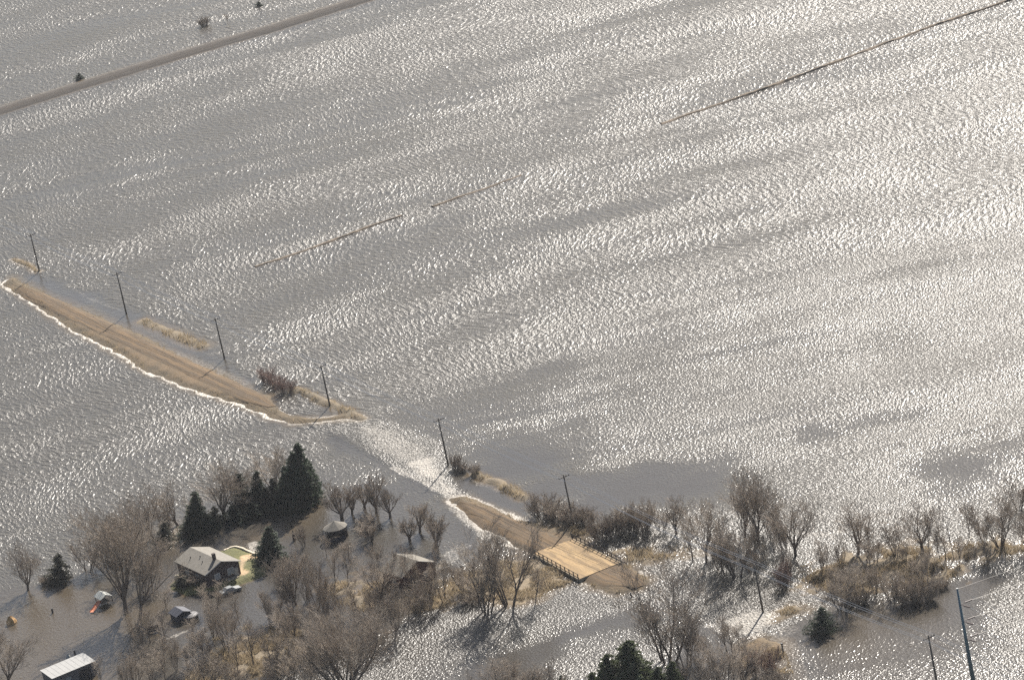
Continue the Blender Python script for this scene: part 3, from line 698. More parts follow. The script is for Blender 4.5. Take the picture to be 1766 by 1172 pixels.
# dark shed, round tank, bench
q_ = gp(313, 1066); t = thing('small_shed', 'low dark blue shed with shallow gable roof beside the round grey tank', 'shed', (q_.x, q_.y, -.4), RA)
g = MB(); vs = [(1.7, -1.5, -.4), (1.7, 1.5, -.4), (1.7, 1.5, 1.9), (1.7, 0, 2.5), (1.7, -1.5, 1.9)]; g.v += vs+[(-1.7, y, z) for x, y, z in vs]; g.f += [(0,1,2,3,4), (9,8,7,6,5), (0,5,6,1), (1,6,7,2), (4,9,5,0)]; g.build('wall', M['blue'], t)
g = MB()
for sg in (-1, 1): g.add([(1.95, 0, 2.6), (1.95, sg*1.8, 1.88), (-1.95, sg*1.8, 1.88), (-1.95, 0, 2.6), (1.95, 0, 2.5), (1.95, sg*1.8, 1.78), (-1.95, sg*1.8, 1.78), (-1.95, 0, 2.5)], [(0,1,2,3), (7,6,5,4), (0,4,5,1), (1,5,6,2), (2,6,7,3)])
g.build('roof', M['blue'], t); g = MB(); g.box((1.74, .2, .8), (.06, .9, 1.8)); g.build('door', M['black'], t)
q_ = gp(330, 1066); t = thing('round_tank', 'round grey covered tank beside the dark blue shed', 'tank', (q_.x, q_.y, -.3))
g = MB(); g.tube([(0, 0, -.3), (0, 0, 1.1)], [1.5, 1.5], 24); g.build('wall', M['black'], t, smooth=False)
g = MB(); g.tube([(0, 0, 1.1), (0, 0, 1.18), (0, 0, 1.4), (0, 0, 1.48)], [1.6, 1.6, 1.0, .3], 24); g.build('lid', M['stock'], t)
q_ = gp(266, 1090); t = thing('garden_bench', 'black garden bench standing in the flood beside the big bare tree', 'bench', (q_.x, q_.y, 0), math.atan2((gp(275,1088)-gp(257,1093)).y, (gp(275,1088)-gp(257,1093)).x))
g = MB(); g.box((0, .35, .95), (2.2, .1, .8)); g.build('backrest', M['black'], t); g = MB(); g.box((0, -.05, .45), (2.2, .6, .08)); g.build('seat', M['black'], t)
for x in (-1, 1):
    for y in (-.3, .35): g = MB(); g.box((x, y, -.1), (.1, .1, 1.1)); g.build('leg', M['black'], t)
# car standing in the yard
q_ = gp(398, 1021); t = thing('parked_car', 'grey car parked in shallow floodwater in front of the farmhouse', 'car', (q_.x, q_.y, -.15), math.atan2((gp(408,1017)-gp(389,1024)).y, (gp(408,1017)-gp(389,1024)).x))
def loft(prof, hw, name, mat, par, inset=.12):
    g = MB(); n = len(prof)
    for y, s_ in ((-hw, 1), (-hw*.97, 1), (hw*.97, 1), (hw, 1)): g.v += [(x*(1 if abs(y) < hw else .985), y, z if abs(y) < hw else .3+(z-.3)*.93) for x, z in prof]
    for k in range(3): g.f += [(k*n+i, k*n+(i+1) % n, (k+1)*n+(i+1) % n, (k+1)*n+i) for i in range(n)]
    g.f += [tuple(range(n))[::-1], tuple(3*n+i for i in range(n))]
    return g.build(name, mat, par, smooth=False)
body = loft([(-2.2,.35),(2.2,.35),(2.25,.6),(2.1,.82),(1.0,.95),(-1.5,.98),(-2.15,.92),(-2.25,.6)], .88, 'body', M['carpaint'], t)
loft([(-1.5,.97),(1.0,.94),(.35,1.38),(-.9,1.42)], .76, 'window', M['glass'], t); g = MB(); g.box((-.28, 0, 1.42), (1.2, 1.35, .06)); g.build('roof', M['carpaint'], t)
for x in (-1.4, 1.4):
    for y in (-.84, .84):
        g = MB(); g.tube([(x, y-.1, .32), (x, y+.1, .32)], .32, 14); wh = g.build('wheel', M['rubber'], t); g = MB(); g.tube([(x, y-.12, .32), (x, y+.12, .32)], .18, 10); g.build('rim', M['stock'], wh)
for y in (-.6, .6): g = MB(); g.box((2.2, y, .68), (.1, .3, .14)); g.build('headlight', M['glass'], t)
# straw mound, stumps, posts, drum
def lump(name, label, cat, px, r, hgt_, mat, seed, group=None, n=14, rough=.25):
    q_ = gp(*px); rr_ = random.Random(seed); g = MB(); rings = [(-.4, 1.0), (.15, 1.0), (.5, .82), (.8, .5), (1.0, .12)]
    for z, k in rings:
        for i in range(n):
            a_ = 6.283*i/n; s_ = 1+rr_.uniform(-rough, rough); g.v.append((r*k*s_*math.cos(a_), r*k*s_*math.sin(a_), hgt_*z*(1+rr_.uniform(-.1, .1))))
    for j in range(len(rings)-1):
        g.f += [(j*n+i, j*n+(i+1) % n, (j+1)*n+(i+1) % n, (j+1)*n+i) for i in range(n)]
    g.f.append(tuple((len(rings)-1)*n+i for i in range(n)))
    return tag(g.build(name, mat, loc=(q_.x, q_.y, 0)), label, cat, group)
lump('straw_mound', 'round orange-tan straw mound poking out of the water at the left edge', 'straw mound', (20, 1074), 1.1, 1.5, M['straw'], 5, rough=.14)
lump('boulder', 'pale boulder at the near end of the rock pile beside the farmhouse', 'boulder', (327, 1012), .75, .6, M['rock'], 6, 'rocks beside the farmhouse', 9)
lump('boulder', 'pale boulder in the middle of the rock pile beside the farmhouse', 'boulder', (320, 1005), .65, .6, M['rock'], 7, 'rocks beside the farmhouse', 9)
lump('boulder', 'pale boulder at the far end of the rock pile beside the farmhouse', 'boulder', (306, 995), .8, .7, M['rock'], 8, 'rocks beside the farmhouse', 9)
lump('tree_stump', 'dark stump poking from the water between the yard spruce and the gazebo', 'tree stump', (508, 931), .38, 2.2, M['black'], 9, None, 8, .1)
lump('fuel_tank', 'small dark drum with pale top behind the white-roofed shed', 'drum', (119, 1137), .55, 1.3, M['canvas'], 10, None, 12, .03)
lump('floating_log', 'small dark object floating in the water right of the red house', 'log', (797, 976), .5, .35, M['black'], 12, None, 8, .3)
for px, hh, r_, lb in (((131, 1134), 1.7, .2, 'thick dark post behind the white-roofed shed'), ((1351, 1125), 1.9, .14, 'dark post with small box on the gravel spit at the bottom right'),
                   ((1089, 1029), 1.0, .16, 'short dark post in the water at the near end of the bridge road'), ((91, 1056), 1.0, .2, 'short dark post in the brown water between the straw mound and the slide')):
    q_ = gp(*px); t = thing('marker_post', lb, 'post', (q_.x, q_.y, hz(q_.x, q_.y) if px[0] == 1351 else 0), RA)
    g = MB(); g.tube([(0, 0, -.8), (0, 0, hh)], r_, 7); g.build('post', M['black'], t)
    if px[0] == 1351: g = MB(); g.box((0, 0, hh+.05), (.45, .3, .3)); g.build('box', M['black'], t)
# low pale retaining wall round the lawn and the paved path
wp = [gp(386,950,.5), gp(396,945,.5), gp(406,942.5,.5), gp(417,945,.5), gp(427,949.5,.5), gp(437,954,.5), gp(449,956,.5)]
g = MB(); r = random.Random(2); L_ = 0
for a_, b_ in zip(wp, wp[1:]):
    n = max(2, int((b_-a_).length/.6))
    for i in range(n):
        c = a_.lerp(b_, (i+.5)/n); g.box((c.x, c.y, .35+r.uniform(-.03, .05)), (.62, .42, .75), math.atan2(b_.y-a_.y, b_.x-a_.x)+r.uniform(-.12, .12))
tag(g.build('sandbag_wall', M['sand']), 'low curved pale sandbag wall around the green lawn', 'wall')

# ---------------------------------------------------------------- bare trees
class TB:
    def __init__(s): s.V = []; s.F = []; s.k = 0
    def tube(s, P, Rr, n):
        P = np.array(P); m = len(P)
        D = np.gradient(P, axis=0); D /= np.linalg.norm(D, axis=1)[:, None]+1e-9
        up = np.array([.3, .8, .52]); a = np.cross(D, up); a /= np.linalg.norm(a, axis=1)[:, None]+1e-9; b_ = np.cross(D, a)
        th = 2*np.pi*np.arange(n)/n
        v = P[:, None]+(a[:, None]*np.cos(th)[None, :, None]+b_[:, None]*np.sin(th)[None, :, None])*np.array(Rr)[:, None, None]
        s.V.append(v.reshape(-1, 3)); i = np.arange(m-1)[:, None]*n; j = np.arange(n)[None]; j2 = (j+1) % n
        s.F.append(np.stack([i+j, i+j2, i+n+j2, i+n+j], -1).reshape(-1, 4)+s.k); s.k += m*n
    def build(s, name, mat, parent):
        if not s.V: return None
        V = np.concatenate(s.V).astype(np.float32); Fq = np.concatenate(s.F).astype(np.int32)
        me = bpy.data.meshes.new(name); me.vertices.add(len(V)); me.vertices.foreach_set('co', V.ravel())
        me.loops.add(Fq.size); me.loops.foreach_set('vertex_index', Fq.ravel()); me.polygons.add(len(Fq))
        me.polygons.foreach_set('loop_start', np.arange(0, Fq.size, 4, dtype=np.int32)); me.polygons.foreach_set('use_smooth', np.ones(len(Fq), bool))
        me.update(calc_edges=True); me.materials.append(mat)
        o = bpy.data.objects.new(name, me); col.objects.link(o); o.parent = parent; return o
def grow(seed, stems=1, spread=.5, trunk=.2, nlimb=7, levels=4, kids=(6, 5, 5), tw=.016, lean=0, H_=12.0, wide=1.0, rtrunk=.24, mat='twig', twn=4):
    "bare tree of unit height 12 m -> (trunk builder, crown builder)"
    r = random.Random(seed); T = TB(); K = TB()
    def branch(p, d, L, r0, lev):
        nseg = 6 if lev < 2 else (4 if lev == 2 else 3)
        P = [p.copy()]; q = p.copy(); dd = d.normalized()
        for i in range(nseg):
            k = {0: .10, 1: .16, 2: .2}.get(lev, .22)
            dd = (dd+Vector((r.gauss(0, k), r.gauss(0, k), r.gauss(0, k*.6)))+Vector((0, 0, .12 if lev else .1))).normalized()
            q = q+dd*(L/nseg); P.append(q.copy())
        rad = [r0*(1-.78*i/nseg) for i in range(nseg+1)]
        (T if lev <= 1 else K).tube([tuple(v) for v in P], [max(x, tw*.8) for x in rad], 6 if lev == 0 else (5 if lev == 1 else 3))
        if lev >= levels: return
        nk = kids[min(lev, len(kids)-1)]
        for c in range(nk):
            t = (.25 if lev else .3)+.75*(c+r.random()*.8)/nk; t = min(t, .98); i = min(int(t*nseg), nseg-1); f_ = t*nseg-i
            bp = P[i].lerp(P[i+1], f_); bd = (P[i+1]-P[i]).normalized()
            az = r.uniform(0, 6.283); o_ = bd.orthogonal().normalized(); o2 = bd.cross(o_); sd_ = o_*math.cos(az)+o2*math.sin(az)
            an = r.uniform(.35, .8) if lev else r.uniform(.3, .7)
            nd = (bd*math.cos(an)+sd_*math.sin(an)*wide)
            branch(bp, nd, L*(.62 if lev else .6)*r.uniform(.7, 1.1)*(1-.35*t), max(rad[i]*.55, tw), lev+1)
    for s_ in range(stems):
        a0 = 6.283*s_/stems+r.uniform(-.4, .4)
        base = Vector((.35*math.cos(a0), .35*math.sin(a0), -1)) if stems > 1 else Vector((0, 0, -1))
        ld_ = Vector((spread*math.cos(a0)*r.uniform(.4, 1), spread*math.sin(a0)*r.uniform(.4, 1), 1)) if stems > 1 else Vector((lean, 0, 1))
        Ht = H_*trunk
        if stems > 1 or trunk > .8: branch(base, ld_, H_*r.uniform(.72, 1.0), rtrunk*(1 if stems == 1 else .62), 0)
        else:
            P = [base, Vector((lean*.3, 0, Ht*.5)), Vector((lean*Ht*.3, r.uniform(-.1, .1), Ht))]
            T.tube([tuple(v) for v in P], [rtrunk*1.25, rtrunk, rtrunk*.9], 8)
            for c in range(nlimb):
                a1 = 6.283*c/nlimb+r.uniform(-.35, .35); sp = spread*r.uniform(.35, 1.15)
                branch(P[-1]-Vector((0, 0, r.uniform(0, Ht*.3))), Vector((math.cos(a1)*sp, math.sin(a1)*sp, 1)), (H_-Ht)*r.uniform(.66, .95), rtrunk*r.uniform(.45, .62), 1)
    return T, K
def finish(T, K, mat):
    "normalise to height 1 and build as a prototype"
    V = np.concatenate(T.V+K.V); z1 = np.percentile(V[:, 2], 99.7); wd = np.percentile(np.abs(V[:, :2]), 97)*2
    return z1, wd
PROTO = {}
def proto(kind, seed, **k):
    mat = k.pop('mat', 'twig'); T, K = grow(seed, **k); z1, wd = finish(T, K, mat)
    root = bpy.data.objects.new('bare_tree', None); col.objects.link(root)
    T.build('trunk', M['bark'], root); K.build('crown', M[mat], root)
    PROTO.setdefault(kind, []).append([root, z1, wd, False])
for sd_ in (1, 2, 3): proto('vase', sd_, spread=.62, trunk=.2, nlimb=8, levels=4, kids=(6, 8, 6, 6), tw=.015)
for sd_ in (4, 5): proto('oval', sd_, spread=.42, trunk=.16, nlimb=9, levels=4, kids=(6, 9, 7, 5), tw=.016)
for sd_ in (6, 7, 8): proto('slim', sd_, spread=.3, trunk=.9, nlimb=5, levels=3, kids=(16, 8, 7), tw=.017, rtrunk=.17)
for sd_ in (9, 10, 11): proto('multi', sd_, stems=5, spread=.42, levels=3, kids=(10, 8, 7), tw=.017, rtrunk=.26)
for sd_ in (12, 13): proto('orchard', sd_, spread=.85, trunk=.24, nlimb=7, levels=4, kids=(6, 7, 6, 6), tw=.022, rtrunk=.34, H_=8)
for sd_ in (14, 15, 16): proto('shrub', sd_, stems=22, spread=.75, levels=2, kids=(10, 9), tw=.018, rtrunk=.10, H_=5)
for sd_ in (17, 18): proto('redshrub', sd_, stems=20, spread=.75, levels=2, kids=(10, 8), tw=.018, rtrunk=.10, H_=5, mat='redtwig')
for sd_ in (19,): proto('dome', sd_, spread=.9, trunk=.10, nlimb=16, levels=4, kids=(6, 9, 8, 6), tw=.017, rtrunk=.3)
proto('snag', 20, spread=.2, trunk=.95, levels=1, kids=(7,), tw=.03, rtrunk=.2)

# ---------------------------------------------------------------- evergreens
def conifer(seed, kind, rbase=.26, n_whorl=26, mat='needle', droop=.15, irregular=.25, top=1.0, z0=.04, dense=1.0):
    r = np.random.RandomState(seed); V = []; rr_ = random.Random(seed); K = TB(); T = TB(); H_ = 12.
    T.tube([(0, 0, -1), (0, 0, H_*.5), (0, 0, H_*.97)], [.22, .13, .03], 7)
    tri = []
    for w_ in range(n_whorl):
        t = z0+(1-z0)*(w_/n_whorl)**.9; z = H_*t; R0 = H_*rbase*((1-t)**.8)*top+.15
        nb_ = max(4, int(11*(1-t)*dense)+4)
        for b_ in range(nb_):
            a = rr_.uniform(0, 6.283); L = R0*rr_.uniform(1-irregular*1.6, 1+irregular); d = np.array([math.cos(a), math.sin(a), -droop+rr_.uniform(-.1, .2)])
            tip = np.array([0, 0, z])+d*L; T.tube([(0, 0, z), tuple(np.array([0, 0, z])+d*L*.6), tuple(tip)], [.04, .025, .01], 3)
            m = int(16+26*L/3*dense); s_ = r.uniform(.15, 1.04, m)**.75; c = np.array([0, 0, z])+d*L*s_[:, None]+r.normal(0, .13+.08*L/3, (m, 3))
            sz = r.uniform(.2, .42, m); u = r.normal(0, 1, (m, 3)); u /= np.linalg.norm(u, axis=1)[:, None]; v = np.cross(u, r.normal(0, 1, (m, 3))); v /= np.linalg.norm(v, axis=1)[:, None]
            tri.append(np.stack([c-u*sz[:, None]*.5-v*sz[:, None]*.3, c+u*sz[:, None]*.5-v*sz[:, None]*.3, c+v*sz[:, None]*.75], 1))
    tri = np.concatenate(tri).reshape(-1, 3)
    root = bpy.data.objects.new('evergreen_tree', None); col.objects.link(root)
    T.build('trunk', M['bark'], root)
    me = bpy.data.meshes.new('crown'); n = len(tri)//3; me.vertices.add(len(tri)); me.vertices.foreach_set('co', tri.astype(np.float32).ravel())
    me.loops.add(n*3); me.loops.foreach_set('vertex_index', np.arange(n*3, dtype=np.int32)); me.polygons.add(n); me.polygons.foreach_set('loop_start', np.arange(0, n*3, 3, dtype=np.int32))
    me.update(calc_edges=True); me.materials.append(M[mat]); o = bpy.data.objects.new('crown', me); col.objects.link(o); o.parent = root
    PROTO.setdefault(kind, []).append([root, H_*.99, 2*H_*rbase*.95, False])
conifer(31, 'spruce', .25, 30); conifer(32, 'spruce', .23, 28, irregular=.35); conifer(33, 'thinspruce', .2, 24, 'cedar', irregular=.45, dense=.75)
conifer(34, 'pine', .3, 26, 'pine', droop=-.1, irregular=.45, dense=1.7); conifer(35, 'juniper', .42, 22, 'needle', droop=-.25, irregular=.35, top=1.0, z0=.01); conifer(36, 'cedar', .3, 22, 'cedar', irregular=.4, z0=.01)

names = {'vase': 'bare_tree', 'oval': 'bare_tree', 'slim': 'bare_tree', 'multi': 'bare_tree', 'orchard': 'orchard_tree', 'dome': 'bare_tree', 'snag': 'dead_tree', 'shrub': 'shrub', 'redshrub': 'shrub',
         'spruce': 'spruce_tree', 'thinspruce': 'spruce_tree', 'pine': 'pine_tree', 'juniper': 'juniper', 'cedar': 'cedar_tree'}
cats = {'shrub': 'shrub', 'redshrub': 'shrub', 'juniper': 'shrub'}
rt = random.Random(77)
def plant(kind, bp, tp, wpx, label, group):
    pr = PROTO[kind]; k = plant.n.get(kind, 0); plant.n[kind] = k+1; root, z1, wd, used = pr[k % len(pr)]
    b0 = gp(*bp); zg = hz(b0.x, b0.y); s_ = scale_at(b0)
    # solve for height and sideways lean so that the top is where the photo shows it
    def pj(P_): d = P_-CAM; w_ = d.dot(F); return Vector((883+FOC*d.dot(RX)/w_, 586-FOC*d.dot(UY)/w_))
    p0 = pj(b0); uz = pj(b0+Vector((0, 0, 1)))-p0; ux = pj(b0+Vector((1, 0, 0)))-p0; tv = Vector(tp)-p0
    det = uz.x*ux.y-uz.y*ux.x; hh = (tv.x*ux.y-tv.y*ux.x)/det; dx = (uz.x*tv.y-uz.y*tv.x)/det
    hh = max(hh, .6); lean = max(-.38, min(.38, math.atan2(dx, hh)))
    if not used: o = root; pr[k % len(pr)][3] = True
    else: o = copy_tree(root)
    o.name = names[kind]; sz = hh/z1; sx = (wpx/s_/wd) if wpx else sz
    if kind in ('spruce', 'thinspruce', 'pine', 'juniper', 'cedar'): sx *= 1.2
    sx = min(max(sx, sz*.45), sz*2.6)
    o.location = (b0.x, b0.y, max(min(zg, 0), -.5) if zg < 0 else zg-.05); o.rotation_euler = (0, lean, 0)
    o.rotation_mode = 'XYZ'
    o.rotation_euler = Matrix.Rotation(lean, 4, 'Y').to_euler()
    rzm = Matrix.Rotation(rt.uniform(0, 6.283), 4, 'Z'); o.rotation_euler = (Matrix.Rotation(lean, 4, 'Y') @ rzm).to_euler()
    o.scale = (sx, sx, sz)
    return tag(o, label, cats.get(kind, 'tree'), group)
plant.n = {}
G1, G2, G3, G4, G5, G6 = 'bare trees around the farmyard', 'small orchard trees behind the farmyard', 'slim bare trees in the flooded woods', 'bare trees along the creek', 'shrubs along the road and creek', 'evergreens of the farmyard windbreak'
TREES = [
 # farmyard, left
 ('vase', (48,1017), (37,937), 70, 'bare tree nearest the left edge in the flooded yard, left of the small dark cedar', G1),
 ('vase', (240,1066), (262,905), 95, 'big dark-trunked bare tree leaning right, the right one of the pair beside the garden bench', G1),
 ('oval', (218,1056), (178,868), 135, 'tallest bare tree of the yard, leaning left over the orange slide', G1),
 ('vase', (265,930), (226,834), 70, 'bare tree leaning left on the field edge behind the small cedar by the farmhouse', G1),
 ('vase', (308,905), (262,838), 80, 'bare tree leaning left just left of the dark spruce clump on the field edge', G1),
 ('vase', (387,898), (378,795), 105, 'thick-trunked bare tree between the two dark evergreen clumps', G1),
 ('vase', (474,862), (463,762), 85, 'bare tree growing out of the evergreens just left of the tallest spruce', G1),
 ('snag', (164,1020), (163,1008), None, 'tiny dark bush in the water above the slide', G1),
 ('slim', (286,1046), (280,1008), 35, 'small bare tree growing left of the dark blue shed', G1),
 ('multi', (370,1050), (364,1000), 55, 'bushy bare tree hiding the near corner of the farmhouse', G1),
 ('shrub', (345,1012), (341,992), 40, 'bushy shrub against the near wall of the farmhouse by the rocks', G1),
 ('cedar', (316,1014), (311,993), 32, 'dark low evergreen shrub beside the pale rocks at the farmhouse', G1),
 ('vase', (12,1185), (24,1078), 80, 'bare tree in the bottom left corner of the picture', G1),
 ('vase', (-12,1150), (-8,1060), 60, 'bare tree cut off by the left edge above the bottom corner', G1),
 ('oval', (236,990), (204,878), 84, 'brownish bare tree standing behind the tallest yard tree', G1),
 ('multi', (262,1012), (248,930), 62, 'bushy bare tree between the pair of big trees and the farmhouse', G1),
 ('multi', (152,985), (142,915), 56, 'bare tree right of the lone dark cedar in front of the bright field', G1),
 ('multi', (196,960), (176,872), 60, 'bare tree at the field edge left of the brownish cedar', G1),
 ('multi', (412,868), (404,790), 54, 'thin bare tree behind the thin half-bare spruce', G1),
 ('multi', (335,905), (322,850), 40, 'bare tree growing behind the left windbreak clump', G1),
 # windbreak
 ('spruce', (494,876), (489,800), 36, 'spruce left of the two tallest, half hidden by the bare tree', G6),
 ('cedar', (460,880), (455,836), 34, 'short cedar at the right foot of the pointed spruce', G6),
 ('cedar', (372,905), (368,868), 34, 'low cedar beside the thick-trunked bare tree', G6),
 ('spruce', (524,868), (511,760), 52, 'tallest spruce at the right end of the dark windbreak', G6),
 ('spruce', (508,878), (503,775), 48, 'second tall spruce pressed against the left of the tallest one', G6),
 ('spruce', (537,858), (531,792), 34, 'shorter spruce on the right flank of the tallest spruce', G6),
 ('spruce', (447,876), (441,808), 36, 'pointed dark spruce in the middle of the windbreak', G6),
 ('thinspruce', (420,882), (412,812), 40, 'thin half-bare spruce left of the pointed spruce in the windbreak', G6),
 ('cedar', (478,874), (468,820), 38, 'dark cedar under the bare tree between pointed spruce and tall spruces', G6),
 ('juniper', (405,898), (401,868), 46, 'low dark evergreen at the left foot of the right windbreak clump', G6),
 ('juniper', (440,890), (436,862), 60, 'low dark evergreen at the foot of the pointed spruce', G6),
 ('juniper', (480,883), (477,858), 60, 'low dark evergreen along the waterline left of the tallest spruce', G6),
 ('spruce', (342,914), (334,843), 40, 'pointed spruce of the left windbreak clump', G6),
 ('juniper', (326,926), (322,888), 40, 'rounded dark evergreen at the left end of the left windbreak clump', G6),
 ('juniper', (356,914), (354,880), 42, 'rounded dark evergreen at the right end of the left windbreak clump', G6),
 ('cedar', (283,940), (281,893), 34, 'brownish cedar standing alone behind the farmhouse, leftmost of the row', G6),
 ('cedar', (102,1002), (99,950), 42, 'small dark cedar alone in the water left of the big bare tree', G6),
 ('spruce', (466,968), (463,903), 52, 'dark spruce on the lawn edge right of the farmhouse', G6),
 ('shrub', (78,1005), (76,988), 24, 'small bare shrub just left of the lone dark cedar', G6),
 # orchard
 ('orchard', (590,896), (577,825), 56, 'orchard tree nearest the tall spruce, just behind the gazebo', G2),
 ('orchard', (607,886), (602,832), 40, 'second orchard tree from the left in the back row', G2),
 ('orchard', (629,878), (622,823), 42, 'middle orchard tree of the back row', G2),
 ('orchard', (649,886), (642,816), 50, 'tallest orchard tree, second from the right in the back row', G2),
 ('orchard', (673,892), (663,830), 40, 'orchard tree at the right end of the back row beside the submerged road', G2),
 ('orchard', (643,930), (628,888), 52, 'leaning orchard tree in front of the back row, right of the gazebo', G2),
 ('orchard', (707,932), (696,884), 46, 'orchard tree with leaning trunk behind the red house', G2),
 ('orchard', (724,917), (720,863), 48, 'orchard tree of the right group nearest the submerged road', G2),
 ('orchard', (752,944), (748,872), 52, 'orchard tree at the right end, behind the red house corner', G2),
 # slim trees between
 ('oval', (511,1042), (482,948), 72, 'leaning brownish bare tree in front of the yard spruce', G3),
 ('slim', (529,1035), (521,946), 34, 'first slim tree to the right of the leaning brownish tree', G3),
 ('multi', (553,1060), (546,960), 55, 'slim forked tree in front of the line, right of the leaning brownish tree', G3),
 ('slim', (577,1018), (566,942), 36, 'slim upright tree between leaning brownish tree and red house, third of the line', G3),
 ('slim', (601,1011), (588,940), 36, 'slim upright tree nearest the red house on its left', G3),
 ('vase', (660,1040), (640,956), 85, 'spreading tangled bare tree at the left corner of the red house', G3),
 ('shrub', (662,1045), (657,1008), 55, 'dense brown shrub under the tangled tree by the red house', G3),
 ('vase', (682,1098), (680,1015), 62, 'twisted dark tree in front of the red house near the creek', G3),
 ('slim', (691,998), (684,946), 26, 'thin tree against the left part of the red house roof', G3),
 ('slim', (707,1005), (699,932), 26, 'thin tree rising across the middle of the red house roof', G3),
 ('slim', (752,1030), (754,925), 24, 'thin tree rising at the right corner of the red house', G3),
 ('slim', (768,1034), (760,960), 30, 'thin leaning tree on the tan grass right of the red house', G3),
 ('redshrub', (715,1006), (711,990), 40, 'brown shrub against the gable wall of the red house', G3),
 ('shrub', (735,1035), (731,1005), 44, 'bare shrub on the grass in front of the red house', G3),
 ('slim', (415,1076), (408,1014), 34, 'slim tree in front of the farmhouse beside the grey car', G3),
 ('slim', (463,1066), (455,1008), 34, 'slim tree below the leaning brownish tree to its left', G3),
 ('slim', (486,1076), (480,1030), 24, 'short slim tree between the grey car and the leaning brownish tree', G3),
 ('multi', (368,1096), (357,1025), 50, 'forked slim tree right of the round tank', G3),
 ('multi', (393,1122), (388,1032), 58, 'dark forked tree in front of the round tank nearest the bright water', G3),
 ('slim', (331,1138), (326,1080), 36, 'small tree in the bright shallows below the garden bench', G3),
 ('slim', (284,1142), (281,1085), 36, 'small bare tree at the bottom below the garden bench', G3),
 ('slim', (437,1150), (428,1072), 44, 'dark crooked tree on the tan grass patch at the bottom, left one', G3),
 ('slim', (477,1152), (472,1085), 40, 'dark crooked tree on the tan grass patch at the bottom, right one', G3),
 ('shrub', (480,1158), (476,1130), 44, 'dark low shrub at the right end of the bottom grass patch', G3),
 ('multi', (235,1178), (232,1110), 60, 'bare thicket tree right of the white-roofed shed', G3),
 ('multi', (360,1190), (356,1105), 70, 'bare thicket tree at the bottom edge left of the tan grass patch', G3),
 ('multi', (410,1200), (404,1130), 60, 'bare thicket tree cut by the bottom edge below the tan grass patch', G3),
 ('dome', (600,1205), (580,1050), 175, 'huge dense dome-shaped bare tree at the bottom edge', G3),
 ('multi', (555,1120), (548,1040), 70, 'bare tree behind the left side of the huge dome-shaped tree', G3),
 ('multi', (640,1095), (632,1030), 64, 'bushy bare tree behind the right side of the huge dome-shaped tree', G3),
 ('multi', (520,1195), (512,1110), 70, 'bare thicket tree left of the huge dome-shaped tree at the bottom edge', G3),
 ('slim', (612,1075), (606,1020), 30, 'thin tree in the shallows between the dome-shaped tree and the slim line', G3),
 ('slim', (510,1110), (503,1040), 36, 'slim tree at the right of the tan grass patch, above the thicket', G3),
 ('multi', (720,1060), (714,1000), 60, 'brushy tree between the twisted dark tree and the bank grass', G3),
 ('slim', (640,1015), (636,962), 26, 'thin tree standing just left of the tangled tree by the red house', G3),
 # by the bridge
 ('multi', (838,1055), (818,926), 100, 'many-stemmed dark tree on the near bank left of the bridge', G4),
 ('multi', (879,1044), (868,874), 112, 'tallest many-branched bare tree standing in front of the bridge approach', G4),
 ('slim', (851,1038), (845,950), 34, 'thin tree between the two big trees left of the bridge', G4),
 ('slim', (924,1037), (930,968), 34, 'slim tree in front of the near bridge guardrail', G4),
 ('shrub', (815,1038), (812,1012), 50, 'low bare shrub at the foot of the many-stemmed tree by the creek', G4),
 ('multi', (1152,1140), (1128,974), 165, 'large spreading bare tree at the bottom centre, right of the pine clump', G4),
 ('multi', (1186,1150), (1182,1020), 90, 'slimmer tree close to the right of the large spreading tree', G4),
 ('multi', (890,1205), (884,1120), 100, 'bare brush tree at the bottom edge left of the pine clump', G4),
 ('multi', (935,1215), (925,1140), 70, 'small bare brush tree between bottom brush and the pine clump', G4),
 ('multi', (1262,1190), (1262,1085), 100, 'tangled bare tree in front of the gravel spit on its left', G4),
 ('multi', (1225,1200), (1220,1110), 80, 'tangled bare brush tree right of the large spreading tree at the bottom edge', G4),
 ('redshrub', (1310,1165), (1310,1112), 70, 'reddish fan-shaped shrub growing on the gravel spit', G4),
 ('shrub', (1335,1185), (1330,1155), 60, 'low dark shrub at the bottom edge below the gravel spit', G4),
 # road and creek shrubs
 ('redshrub', (460,658), (456,630), 34, 'reddish bush at the far end of the dark roadside bush row', G5),
 ('redshrub', (476,666), (472,640), 34, 'reddish bush in the middle of the dark roadside bush row', G5),
 ('redshrub', (494,676), (491,650), 34, 'reddish bush at the near end of the dark roadside bush row', G5),
 ('shrub', (786,808), (783,778), 22, 'bare shrub just right of the pole at the break in the road', G5),
 ('shrub', (797,812), (795,790), 18, 'small bare shrub second right of the pole at the break in the road', G5),
 ('shrub', (818,818), (817,804), 24, 'low bare shrub at the start of the straight grassy ridge', G5),
 ('shrub', (935,888), (932,848), 56, 'dense bush left of the pole by the bridge, at the end of the straight ridge', G5),
 ('shrub', (962,895), (958,858), 54, 'dense bush just left of the pole by the bridge', G5),
 ('shrub', (990,903), (986,868), 54, 'dense bush around the foot of the pole by the bridge', G5),
 ('shrub', (1012,905), (1010,876), 36, 'smaller dense bush right of the pole by the bridge', G5),
 ('shrub', (1036,930), (1032,888), 46, 'dark bush at the left end of the hedge across the channel from the bridge', G5),
 ('shrub', (1060,924), (1056,880), 50, 'dark bush second from the left in the hedge beyond the bridge', G5),
 ('shrub', (1084,916), (1080,868), 52, 'tall dark bush in the middle of the hedge beyond the bridge', G5),
 ('shrub', (1106,912), (1102,862), 50, 'tall dark bush at the right end of the hedge beyond the bridge', G5),
 # far bank woods, right
 ('multi', (1114,926), (1108,860), 44, 'bare tree rising from the right end of the hedge beyond the bridge', G4),
